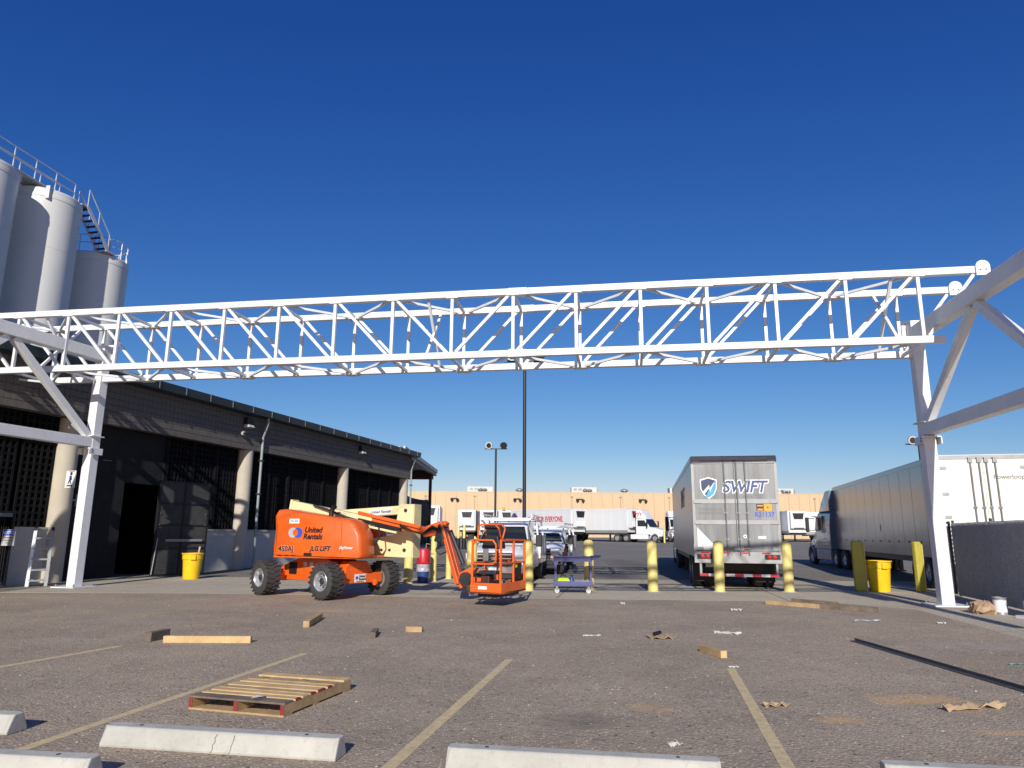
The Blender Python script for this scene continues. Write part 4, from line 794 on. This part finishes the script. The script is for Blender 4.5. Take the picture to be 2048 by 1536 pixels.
# ------------------------------------------------------------------ boom lift
LO = Vector((-5.05, 19.99, .006)); LR = R(-20.8)
LF = thing('boom_lift', 'orange and cream articulated boom lift with its basket lowered in front', 'boom lift', LO, LR)
ch = R(-34.9) - LR     # chassis is turned against the turntable
cm = Matrix.Rotation(ch, 4, 'Z')
def inC(mb):
    mb.v = [cm @ v for v in mb.v]; return mb
r = .455; wd = .42
ty = MB().lathe([(.25, -wd / 2), (r * .8, -wd / 2 - .01), (r * .93, -wd * .44), (r * .945, wd * .44), (r * .8, wd / 2 + .01), (.25, wd / 2)], 36, ax='y', loop=True).mesh('tyre', 'rubber', 40)
tr = MB(); NL = 22
for i in range(NL):
    for sd in (-1, 1):
        a = 2 * math.pi * (i + (.5 if sd > 0 else 0)) / NL; da = .10
        q = []
        for rr in (r * .92, r):
            for aa, yy in ((a - .05, .02 * sd), (a + .05, .02 * sd), (a + .05 + da, sd * wd * .52), (a - .045 + da, sd * wd * .52)):
                q.append((rr * math.cos(aa), yy, rr * math.sin(aa)))
        tr.add(q, [(0, 1, 2, 3), (4, 5, 6, 7), (0, 1, 5, 4), (1, 2, 6, 5), (2, 3, 7, 6), (3, 0, 4, 7)])
trm = tr.mesh('tread_lugs', 'rubber')
rm = MB().lathe([(.255, -wd * .46), (.235, -wd * .5), (.215, -wd * .44), (.19, -wd * .2), (.11, -wd * .16), (.10, -wd * .34), (.05, -wd * .36), (.05, wd * .3), (.25, wd * .4)], 30, ax='y', loop=True).mesh('rim', 'rim', 40)
hb = MB().lathe([(.085, -wd * .15), (.085, -wd * .38), (.06, -wd * .42), (.02, -wd * .43)], 16, ax='y')
for i in range(8): hb.cyl((.15 * math.cos(i * math.pi / 4), -wd * .26, .15 * math.sin(i * math.pi / 4)), (.15 * math.cos(i * math.pi / 4), -wd * .15, .15 * math.sin(i * math.pi / 4)), .016, n=6)
hbm = hb.mesh('hub', 'dark_steel', 40)
for x, y, a in ((-1.22, -1.0, -.12), (1.22, -1.0, 0), (1.22, 1.0, math.pi), (-1.22, 1.0, math.pi)):
    p = cm @ Vector((x, y, r)); t = link('wheel', ty, LF, p, (0, 0, ch + a)); link('tread_lugs', trm, t); link('rim', rm, t); link('hub', hbm, t)
inC(MB().prism([(-1.1, .38), (1.1, .38), (1.3, .5), (1.3, .72), (.55, .98), (-.55, .98), (-1.3, .72), (-1.3, .5)], -.46, .46, 'y')).build('chassis', 'orange', LF, bevel=.02)
inC(MB().box(1.08, 1.36, -.8, .8, .36, .62)).build('axle_beam', 'orange', LF, bevel=.02)
inC(MB().prism([(-.55, .62), (.55, .62), (.3, .92), (-.3, .92)], .95, 1.28, 'x')).build('axle_tower', 'orange', LF, bevel=.02)
inC(MB().box(-1.36, -1.08, -.8, .8, .36, .6)).build('axle_beam', 'orange', LF, bevel=.02)
for y in (-.62, .5):
    q = MB().lathe([(.035, -.02), (.075, -.02), (.075, .02), (.035, .02)], 16, (0, 0, 0), 'y'); q.v = [v + Vector((1.4, y, .36)) for v in q.v]; inC(q).build('tow_lug', 'orange', LF, smooth=50)
def chassis_face(o, loc, rz=math.pi / 2):
    o.location = cm @ Vector(loc); o.rotation_euler = (math.pi / 2, 0, rz + ch)
pl = flat([(-.2, -.1), (.2, -.1), (.2, .1), (-.2, .1)], 'white_print', 'decal', LF, (0, 0, 0)); chassis_face(pl, (1.362, 0, .49))
tx = text('United', .085, 'black_print', LF, (0, 0, 0), bold=.002, shear=.15); chassis_face(tx, (1.3665, .06, .535)); tx = text('Rentals', .085, 'black_print', LF, (0, 0, 0), bold=.002, shear=.15); chassis_face(tx, (1.3665, .07, .465)); tx = text('800 UR RENTS', .04, 'black_print', LF, (0, 0, 0)); chassis_face(tx, (1.3665, .0, .41))
cir = lambda r_, a0=0, a1=360, n=20: [(r_ * math.cos(R(a0 + (a1 - a0) * i / n)), r_ * math.sin(R(a0 + (a1 - a0) * i / n))) for i in range(n)]
d1 = flat(cir(.045), 'logo_blue', 'logo_disc', LF, (0, 0, 0)); chassis_face(d1, (1.3665, -.12, .5))
MB().lathe([(.62, .96), (.62, 1.04)], 32).build('slew_ring', 'dark_steel', LF, smooth=40)
# engine hood: near side faces -y
hp = [(-1.02, 1.06), (1.68, 1.02), (1.72, 1.12), (1.66, 1.6), (1.5, 1.86), (1.3, 1.98), (.2, 2.12), (-.7, 2.26), (-.95, 2.24), (-1.04, 2.1), (-1.0, 1.75), (-1.03, 1.3)]
def hood_sec(y, k, dz): return [(.34 + (x - .34) * k, y, 1.02 + (z - 1.02) * dz) for x, z in hp]
MB().loft([hood_sec(-1.0, .93, .93), hood_sec(-.965, .975, .975), hood_sec(-.9, 1, 1), hood_sec(-.36, 1, 1.0), hood_sec(-.3, .98, .97)]).build('engine_hood', 'orange', LF, smooth=50, bevel=.015)
MB().box(-1.0, 1.6, -.95, .95, .99, 1.06).build('turntable_deck', 'orange', LF, bevel=.015)
MB().loft([[(-1.04, y, 1.06), (-1.1, y, 1.3), (-1.06, y, 1.8), (-.6, y, 1.85), (-.5, y, 1.06)] for y in (-.3, .95)]).build('counterweight', 'orange', LF, smooth=50, bevel=.03)
MB().prism([(-.5, 1.06), (1.4, 1.06), (1.3, 1.75), (-.45, 1.9)], .45, .95, 'y').build('tank_hood', 'orange', LF, bevel=.04)
ex = MB().path([(.5, -.6, 2.0), (.5, -.6, 2.2), (.55, -.6, 2.3), (.62, -.62, 2.33)], .065, 12).build('exhaust_pipe', 'black', LF, smooth=50)
hf = -1.0035
def hood_text(s, size, m, x, z, **k): return text(s, size, m, LF, (x, hf - .004, z), **k)
hood_text('United', .20, 'black_print', -.02, 1.71, bold=.006, shear=.22, align='LEFT'); hood_text('Rentals', .20, 'black_print', -.05, 1.54, bold=.006, shear=.22, align='LEFT')
flat(cir(.135), 'logo_grey', 'logo_disc', LF, (-.39, hf, 1.64)); flat(cir(.135), 'logo_blue', 'logo_disc', LF, (-.22, hf - .004, 1.64)); flat(cir(.085, 0, 360), 'orange', 'logo_gap', LF, (-.3, hf - .008, 1.64))
hood_text('450AJ', .2, 'white_print', -.56, 1.22, bold=.006, name='lettering_outline'); text('450AJ', .2, 'black_print', LF, (-.56, hf - .009, 1.22), bold=.003)
hood_text('JLG LIFT', .17, 'white_print', .5, 1.24, bold=.006, shear=.25, name='lettering_outline'); text('JLG LIFT', .17, 'black_print', LF, (.5, hf - .009, 1.24), bold=.005, shear=.25)
hood_text('SkyPower', .1, 'white_print', 1.28, 1.27, shear=.3, bold=.002)
flat([(-.16, -.06), (.16, -.06), (.16, .06), (-.16, .06)], 'white_print', 'asset_decal', LF, (-.36, hf, 1.94)); MB().box(-.48, -.38, hf - .006, hf - .0035, 1.91, 1.97).build('faded_print', 'logo_grey', LF); MB().box(-.35, -.24, hf - .006, hf - .0035, 1.91, 1.97).build('faded_print', 'logo_grey', LF)
for x in (-.9, 1.12): MB().box(x, x + .008, hf - .002, hf + .01, 1.12, 1.9).build('panel_seam', 'black', LF)
MB().box(.0, .25, hf - .01, hf + .005, 1.05, 1.13).build('latch', 'black', LF, bevel=.02)
for x in (-.85, -.62, -.4): MB().box(x, x + .14, hf - .004, hf + .01, 1.055, 1.068).build('vent_slot', 'black', LF)
inC(MB().box(-.9, -.62, -.5, -.462, .55, .85)).build('valve_box', 'black', LF)
for x, z in ((-.35, .75), (-.1, .75), (.2, .55)): inC(MB().box(x, x + .14, -.468, -.462, z, z + .12)).build('warning_decal', 'pale_print', LF)
# riser linkage, far side
MB().prism([(1.55, 1.02), (2.42, 1.0), (2.42, 2.42), (2.0, 2.42), (1.85, 1.6), (1.2, 1.5), (1.1, 1.08)], .38, .42, 'y').build('upright_plate', 'cream', LF, bevel=.012)
up2 = MB().prism([(1.55, 1.02), (2.42, 1.0), (2.42, 2.42), (2.0, 2.42), (1.85, 1.6), (1.2, 1.5), (1.1, 1.08)], .82, .86, 'y').build('upright_plate', 'cream', LF, bevel=.012)
MB().box(2.3, 2.44, .42, .82, 1.0, 2.42).build('upright_web', 'cream', LF)
for z in (1.2, 2.25): MB().cyl((2.2, .36, z), (2.2, .88, z), .05).build('pivot_pin', 'dark_steel', LF, smooth=50)
for x, z in ((1.5, 1.2), (1.75, 1.2)): MB().cyl((x, .35, z), (x, .38, z), .035).build('pivot_pin', 'dark_steel', LF)
MB().bar((-.6, .6, 2.12), (2.2, .6, 2.28), .2, .24).build('upper_link', 'cream', LF, bevel=.02)
MB().bar((-.3, .62, 1.38), (2.1, .62, 1.48), .22, .16).build('middle_link', 'white_print', LF, bevel=.015); text('800 UR RENTS', .12, 'black_print', LF, (1.25, .505, 1.45), (math.pi / 2, R(-2.4), 0), shear=.2, bold=.003)
MB().bar((-.3, .6, 1.14), (2.0, .6, 1.2), .24, .2).build('lower_link', 'cream', LF, bevel=.02)
flat([(-.35, -.08), (.35, -.08), (.35, .08), (-.35, .08)], 'white_print', 'decal', LF, (1.35, .498, 2.22), (math.pi / 2, R(-3.2), 0)); text('United Rentals', .11, 'black_print', LF, (1.35, .494, 2.22), (math.pi / 2, R(-3.2), 0), shear=.15, bold=.002)
MB().cyl((-.2, .6, 1.6), (1.3, .6, 2.02), .06).build('lift_cylinder', 'dark_steel', LF, smooth=50)
# main boom over the hood, fly section, jib
MB().bar((-1.08, -.1, 2.38), (1.5, -.1, 1.93), .24, .26).build('main_boom', 'cream', LF, bevel=.02)
MB().bar((-1.14, -.1, 2.39), (-1.07, -.1, 2.38), .3, .32).build('boom_end_cap', 'cream', LF, bevel=.01)
MB().bar((1.1, -.1, 2.06), (3.2, -.1, 1.68), .17, .2).build('fly_boom', 'orange', LF, bevel=.015)
MB().bar((1.1, -.235, 2.18), (3.0, -.235, 1.8), .04, .08).build('cable_tray', 'orange', LF)
m = MB()
for i in range(26): q = i / 25; m.box(1.15 + q * 1.25 - .02, 1.15 + q * 1.25 + .02, -.29, -.2, 1.94 - q * .25, 2.03 - q * .25)
m.build('cable_track', 'black', LF)
MB().bar((.8, -.235, 1.93), (2.3, -.235, 1.66), .06, .05).build('track_bracket', 'cream', LF)
MB().prism([(3.05, 1.55), (3.6, 1.62), (3.72, 1.92), (3.5, 1.95), (3.1, 1.82)], -.2, .0, 'y').build('jib_knuckle', 'orange', LF, bevel=.02)
MB().prism([(3.38, 1.45), (3.62, 1.4), (3.68, 1.85), (3.5, 1.88)], -.24, .04, 'y').build('knuckle_plate', 'black', LF, bevel=.02)
for dy in (-.14, .05): MB().bar((3.58, dy - .06, 1.95), (4.1, dy - .06, .42), .06, .16, up=(0, 1, 0)).build('jib_arm', 'orange', LF, bevel=.012)
MB().cyl((3.78, -.1, 1.72), (4.16, -.1, .9), .055).build('jib_cylinder', 'dark_steel', LF, smooth=50)
MB().bar((3.72, -.27, 1.5), (4.06, -.27, .42), .04, .1, up=(0, 1, 0)).build('jib_link', 'orange', LF)
MB().prism([(4.0, .42), (4.15, .3), (4.3, .45), (4.55, .82), (4.3, .78), (4.12, .7)], -.2, .06, 'y').build('rotator_bracket', 'orange', LF, bevel=.015)
MB().cyl((4.3, -.3, .55), (4.3, .15, .55), .16, n=18).build('rotator', 'dark_steel', LF, smooth=40)
for k_ in range(4):
    MB().path([(1.0 + .02 * k_, -.3 - .02 * k_, 1.98), (1.5, -.34, 1.78 - .03 * k_), (1.62, -.36, 1.5 - .05 * k_), (1.75, -.36, 1.42 - .03 * k_), (1.85, -.34, 1.55), (1.8, -.32, 1.8)], .018, 6).build('hose', 'black', LF)
    MB().path([(2.4, -.26, 1.82 + .02 * k_), (2.8, -.3, 1.7), (3.1, -.3 - .02 * k_, 1.62), (3.35, -.28, 1.75 + .03 * k_), (3.6, -.26, 1.7), (3.66, -.24, 1.5 - .06 * k_)], .016, 6).build('hose', 'black', LF)
MB().path([(3.5, -.2, 1.4), (3.44, -.22, 1.22), (3.56, -.22, 1.12), (3.75, -.2, 1.2), (3.8, -.18, 1.35)], .016, 6).build('hose', 'black', LF)
MB().path([(-.3, -.3, 2.38), (.2, -.34, 2.26), (.8, -.3, 2.05), (1.1, -.3, 1.98)], .03, 8).build('hose', 'dark_steel', LF)
# basket
bw = Vector((-.93, 16.99, 0)) - LO; bl_ = (Vector((bw.x * math.cos(-LR) - bw.y * math.sin(-LR), bw.x * math.sin(-LR) + bw.y * math.cos(-LR), 0)))
BR = R(-23) - LR
def bk(mb, z0=.3):
    mt = Matrix.Translation((bl_.x, bl_.y, z0)) @ Matrix.Rotation(BR, 4, 'Z'); mb.v = [mt @ v for v in mb.v]; return mb
BW, BLn = .78, 1.5
bk(MB().box(0, BW, 0, BLn, 0, .04)).build('basket_floor', 'dark_steel', LF)
tb = bk(MB().box(0, BW, 0, .025, .0, .24).box(0, BW, BLn - .025, BLn, 0, .24).box(0, .025, .025, BLn - .025, 0, .24).box(BW - .025, BW, .025, BLn - .025, 0, .24)).build('toe_board', 'orange', LF, bevel=.006)
posts = [(0.03, .03), (BW - .03, .03), (0.03, BLn - .03), (BW - .03, BLn - .03), (BW - .03, .78), (.03, .75)]
for x, y in posts: bk(MB().bar((x, y, .2), (x, y, 1.2), .05)).build('basket_post', 'orange', LF, bevel=.008)
for z in (1.2, .68):
    bk(MB().bar((.03, .03, z), (.03, BLn - .03, z), .042)).build('basket_rail', 'orange', LF); bk(MB().bar((BW - .03, .03, z), (BW - .03, BLn - .03, z), .042)).build('basket_rail', 'orange', LF); bk(MB().bar((.03, BLn - .03, z), (BW - .03, BLn - .03, z), .042)).build('basket_rail', 'orange', LF)
bk(MB().path([(.06, 0, .66), (.06, 0, 1.1), (.14, 0, 1.2), (BW - .22, 0, 1.2), (BW - .14, 0, 1.1), (BW - .14, 0, .74), (BW - .22, 0, .66), (.06, 0, .66)], .022)).build('basket_gate', 'orange', LF, smooth=50)
bk(MB().path([(.06, .25, 1.2), (.06, .25, 1.52), (.16, .25, 1.56), (.5, .25, 1.56), (.58, .3, 1.46), (.55, .5, 1.2)], .02)).build('control_guard', 'orange', LF, smooth=50)
bk(MB().path([(.06, .7, 1.2), (.06, .7, 1.5), (.16, .7, 1.56), (.5, .7, 1.56), (.58, .65, 1.46), (.55, .55, 1.2)], .02)).build('control_guard', 'orange', LF, smooth=50)
bk(MB().cyl((.14, .48, 1.5), (.56, .48, 1.5), .05)).build('padded_bar', 'dark_steel', LF, smooth=50)
bk(MB().prism([(.12, 1.0), (.6, 1.0), (.55, 1.3), (.2, 1.32)], .3, .68, 'y')).build('control_console', 'black', LF, bevel=.03)
bk(MB().box(.18, .32, .27, .3, .72, 1.0)).build('manual_box', 'grey_print', LF, bevel=.01); bk(MB().box(.1, .55, .2, .6, .42, .5)).build('foot_pedal', 'dark_steel', LF, bevel=.02); bk(MB().box(.12, .34, .3, .6, .04, .4)).build('pedestal', 'maroon', LF, bevel=.02)
bk(MB().box(BW - .06, BW - .035, .85, 1.3, .3, .66)).build('side_panel', 'black', LF); bk(MB().box(BW - .034, BW - .031, .9, 1.02, .56, .63)).build('side_decal', 'lime', LF)
bk(MB().box(.2, .42, -.004, -.001, .1, .17)).build('decal', 'white_print', LF); bk(MB().bar((-.3, .75, .25), (.02, .75, .25), .14)).build('basket_mount', 'orange', LF); bk(MB().box(.1, BW - .1, .2, BLn - .2, -.08, 0)).build('under_frame', 'dark_steel', LF)
bk(MB().box(.2, .5, .8, 1.2, .045, .25)).build('carton', 'cardboard', LF)

# ------------------------------------------------------------------ things lying on the lot
def stop(label, loc, rz, L=1.86):
    T = thing('wheel_stop', label, 'wheel stop', loc, rz, 'concrete wheel stops'); h = L / 2
    sec = lambda x, k: [(x, -.10, 0), (x, -.105, .02), (x, -.072 * k, .135), (x, -.06 * k, .15), (x, .06 * k, .15), (x, .072 * k, .135), (x, .105, .02), (x, .10, 0)]
    n = 14; secs = [sec(-h, .7)] + [sec(-h + .03 + (L - .06) * i / n, 1 + random.uniform(-.03, .03)) for i in range(n + 1)] + [sec(h, .7)]
    MB().loft(secs).build('body', 'concrete', T, bevel=.008)
    for x in (-h + .28, h - .28): MB().cyl((x, 0, .149), (x, 0, .1515), .016, n=10).build('pin_hole', 'black', T)
    return T
s_ = stop('pale concrete wheel stop with two cracks, in front of the pallet', (-2.22, 5.93, .004), R(-9.8), 1.95)
for x in (-.02, .13):
    pts = [(x + .004 * i + .007 * math.sin(i * 2.9 + x * 30), -.108 + .0066 * i, .012 + i * .0245) for i in range(6)]
    MB().path(pts, .0022, 5).build('crack', 'mortar', s_)
stop('pale concrete wheel stop at the bottom centre', (.5, 5.42, .004), R(-9), 1.9)
stop('concrete wheel stop cut by the left edge', (-5.02, 6.55, .004), R(-9.8)); stop('concrete wheel stop at the bottom right corner', (3.45, 5.1, .004), R(-9))
stop('concrete wheel stop cut by the bottom left corner', (-3.7, 5.37, .004), R(-8), 1.8)
# pallet
pa = thing('wooden_pallet', 'worn wooden pallet with red stringer ends, lying behind the wheel stop', 'pallet', (-2.55, 7.08, .005), R(-16.5))
for x in (-.5, 0, .5):
    m = MB().prism([(0, .018), (1.22, .018), (1.22, .105), (0, .105)], x - .02, x + .02, 'x'); q = m.build('stringer', 'wood', pa)
    MB().box(x - .0205, x + .0205, -.003, .001, .018, .106).build('painted_end', 'wood_red', q)
for i, (y, wd_) in enumerate(((0, .14), (.175, .09), (.305, .09), (.435, .09), (.565, .14), (.745, .09), (.875, .09), (1.08, .14))):
    MB().box(-.52, .52, y, y + wd_, .106, .123).build('deck_board', 'wood_grey' if i == 0 else ('wood_new' if i % 3 else 'wood'), pa).rotation_euler = (0, 0, random.uniform(-.008, .008))
    if i in (1, 3, 4, 5): MB().box(.5, .523, y + .005, y + wd_ - .005, .107, .124).build('painted_end', 'wood_red', pa)
for y, wd_ in ((0, .14), (.5, .1), (1.08, .14)): MB().box(-.52, .52, y, y + wd_, 0, .017).build('bottom_board', 'wood', pa)
fl_ = thing('torn_label', 'white torn paper label on the pallet', 'paper', (-2.42, 7.1, .13), .3); MB().add([(0, 0, 0), (.12, .01, .012), (.14, .05, .004), (.05, .06, .015), (.01, .04, .003), (0, 0, -.002), (.12, .01, .01), (.14, .05, .002), (.05, .06, .013), (.01, .04, .001)], [(0, 1, 2, 3, 4), (9, 8, 7, 6, 5)]).build('sheet', 'paper', fl_)
# timbers
def timber(label, p0, p1, m, h=.1, wd_=.1, z=.004, ends=None, name='timber_block'):
    p0, p1 = Vector((*p0, 0)), Vector((*p1, 0)); d = p1 - p0; L = d.length; T = thing(name, label, 'timber', (*((p0 + p1) / 2).xy, z), math.atan2(d.y, d.x))
    MB().box(-L / 2, L / 2, -wd_ / 2, wd_ / 2, 0, h).build('beam', m, T, bevel=.006)
    MB().box(L / 2 - .001, L / 2 + .002, -wd_ / 2 + .006, wd_ / 2 - .006, .006, h - .006).build('end_grain', ends or m, T); return T
timber('fresh pale timber lying crosswise, longest of the left-hand pieces', (-5.25, 11.35), (-3.94, 11.38), 'wood_new', .1, .09)
timber('short dark timber block left of the pale timber', (-5.52, 11.4), (-5.44, 11.85), 'wood_grey', .14, .1)
timber('brown timber pointing at the lift, ahead of the pale one', (-3.62, 13.2), (-3.72, 14.5), 'wood', .11, .11, ends='wood_new')
timber('short grey block with pale end, in the middle of the lot', (-2.2, 11.95), (-2.25, 12.5), 'wood_grey', .09, .09, ends='wood_new')
timber('small pale wooden block right of the short grey one', (-1.78, 12.75), (-1.5, 12.72), 'wood', .09, .1)
timber('grey-brown block with white tag at right of the lot', (2.78, 10.85), (2.93, 10.28), 'wood', .1, .1, ends='wood_new')
timber('scuffed brown timber, left of the pair by the right column', (6.3, 18.2), (7.2, 17.2), 'wood', .1, .12)
timber('long dark timber lying against the scuffed one', (7.12, 17.3), (8.12, 16.4), 'wood_grey', .11, .12)
timber('thin dark timber behind the other two', (7.2, 18.9), (7.95, 17.95), 'wood_grey', .08, .1)
b_ = thing('steel_flat_bar', 'long dark grey steel bar lying at the lower right', 'steel bar', (5.6, 8.7, .004), R(91.8)); MB().box(-2.6, 3.3, -.045, .045, 0, .012).box(-2.6, 3.3, -.045, -.035, .012, .05).build('angle', 'bar_steel', b_)
def scrap(label, loc, rz, m, sx, sy, hh=.04, cat='cardboard', name='cardboard_scrap'):
    T = thing(name, label, cat, (*loc, .006), rz); n = 7; vs = []
    for j in range(4):
        for i in range(n): vs.append(((i / (n - 1) - .5) * sx, (j / 3 - .5) * sy * (1 - .3 * abs(i / (n - 1) - .5)) + random.uniform(-.02, .02), hh * abs(math.sin(i * 1.9 + j * .8)) ** 2))
    o = MB().add(vs, [(j * n + i, j * n + i + 1, (j + 1) * n + i + 1, (j + 1) * n + i) for j in range(3) for i in range(n - 1)]).build('sheet', m, T); q = o.modifiers.new('s', 'SOLIDIFY'); q.thickness = .006; q.offset = 1; return T
c1 = scrap('flattened brown cardboard scrap in the middle distance', (2.45, 12.2), .2, 'cardboard', .42, .35, .05); MB().cyl((-.1, .02, .06), (.04, .08, .08), .03, n=8).build('dark_stub', 'black', c1)
scrap('grey-white crumpled paper right of the cardboard', (3.72, 12.75), -.3, 'paper', .45, .12, .04, 'paper', 'paper_scrap'); scrap('torn dark brown scrap near the right stall line', (2.62, 7.52), .2, 'cardboard', .26, .1, .04)
scrap('long curled cardboard strip at lower right', (4.55, 7.45), .25, 'cardboard', .72, .1, .06); scrap('small white paper piece near the bottom centre', (1.32, 6.15), .5, 'paper', .1, .06, .03, 'paper', 'paper_scrap'); scrap('red and white wrapper left of the cardboard', (1.35, 12.35), .1, 'paper', .3, .04, .02, 'paper', 'paper_scrap')
scrap('crumpled white paper before the concrete apron', (5.05, 16.6), .1, 'paper', .25, .12, .05, 'paper', 'paper_scrap'); scrap('white wrapper at the end of the right stall line', (2.85, 9.6), .3, 'paper', .14, .03, .02, 'paper', 'paper_scrap'); scrap('grey plastic strip below the long dark timber', (7.1, 14.8), .1, 'film', .55, .06, .02, 'plastic', 'plastic_strip'); scrap('small white paper below the right column', (8.35, 14.4), 0, 'paper', .16, .07, .04, 'paper', 'paper_scrap')
scrap('white foam lump before the cart', (2.7, 17.8), 0, 'paper', .1, .08, .07, 'foam', 'foam_lump'); scrap('pale blue strip at the right edge', (6.75, 9.95), .05, 'teal', .3, .025, .012, 'plastic', 'plastic_strip')
bg_ = thing('paper_bag', 'crumpled brown paper bag beside the paint can', 'bag', (10.45, 16.35, .008), .4); q = MB().lathe([(.2, 0), (.25, .06), (.24, .14), (.17, .21), (.06, .25)], 18); q.v = [Vector((v.x * 1.25, v.y, v.z)) + Vector((random.uniform(-.05, .05), random.uniform(-.05, .05), random.uniform(-.03, .05) if v.z > .05 else 0)) for v in q.v]; q.build('sack', 'bag', bg_); MB().cyl((.08, -.22, .035), (.24, -.2, .035), .035).build('roll', 'bag', bg_)
def can(label, loc):
    T = thing('paint_can', label, 'paint can', loc, random.random() * 3, 'paint cans'); MB().lathe([(.135, 0), (.13, .01), (.13, .33), (.14, .34), (.14, .36), (.12, .36), (.12, .345)], 28).build('tin', 'alu', T, smooth=40)
    m = MB(); a0 = 0
    m.lathe([(.1315, .05), (.1315, .3)], 28).build('paper_label', 'white_print', T, smooth=60); MB().path([(.135 * math.cos(R(a)), -.14, .3 - .12 * math.sin(R(a))) for a in range(0, 181, 20)], .004, 5).build('bail', 'grey_steel', T)
    for i in range(5): MB().box(-.06 + i * .03, -.045 + i * .03, -.134, -.131, .12 + .02 * (i % 2), .26).build('drip', 'black_print', T)
    return T
can('paint-smeared can standing beside the paper bag', (10.72, 16.2, .008)); can('paint-smeared can at the right edge on the concrete', (11.25, 16.0, .008))
ty_ = thing('paint_tray', 'white paint tray on the concrete at the right edge', 'tray', (10.75, 15.35, .008), .2); MB().prism([(-.2, 0), (.2, 0), (.22, .1), (.19, .1), (.18, .02), (-.18, .06), (-.2, .06)], -.15, .15, 'y').build('pan', 'white_print', ty_); MB().box(-.18, .1, -.12, .12, .06, .064).build('wet_paint', 'paper', ty_)

# loose grit lying on the asphalt, thickest along the apron edge and round the stops
random.seed(21)
for m_, cnt_, nm in (('grit_stone', 900, 'pale'), ('wood_grey', 900, 'dark')):
    q = MB()
    for i in range(cnt_):
        y = 4.6 + 14.2 * random.random() ** 1.6; x = random.uniform(-.78, .78) * (y + .6)
        if x > 8.2 or x < -13: continue
        r_ = random.choice((.005, .006, .008, .012)) * (1 + y * .035); a = random.random() * 6.28
        pts = [(x + r_ * random.uniform(.7, 1.3) * math.cos(a + k * 1.571), y + r_ * random.uniform(.7, 1.3) * math.sin(a + k * 1.571), .004) for k in range(4)] + [(x, y, .004 + r_ * random.uniform(.5, .9))]
        q.add(pts, [(0, 1, 4), (1, 2, 4), (2, 3, 4), (3, 0, 4), (3, 2, 1, 0)])
    g_ = q.build('loose_grit', m_); stuff(g_); g_['label'] = nm + ' loose grit scattered over the asphalt lot'; g_['category'] = 'grit'
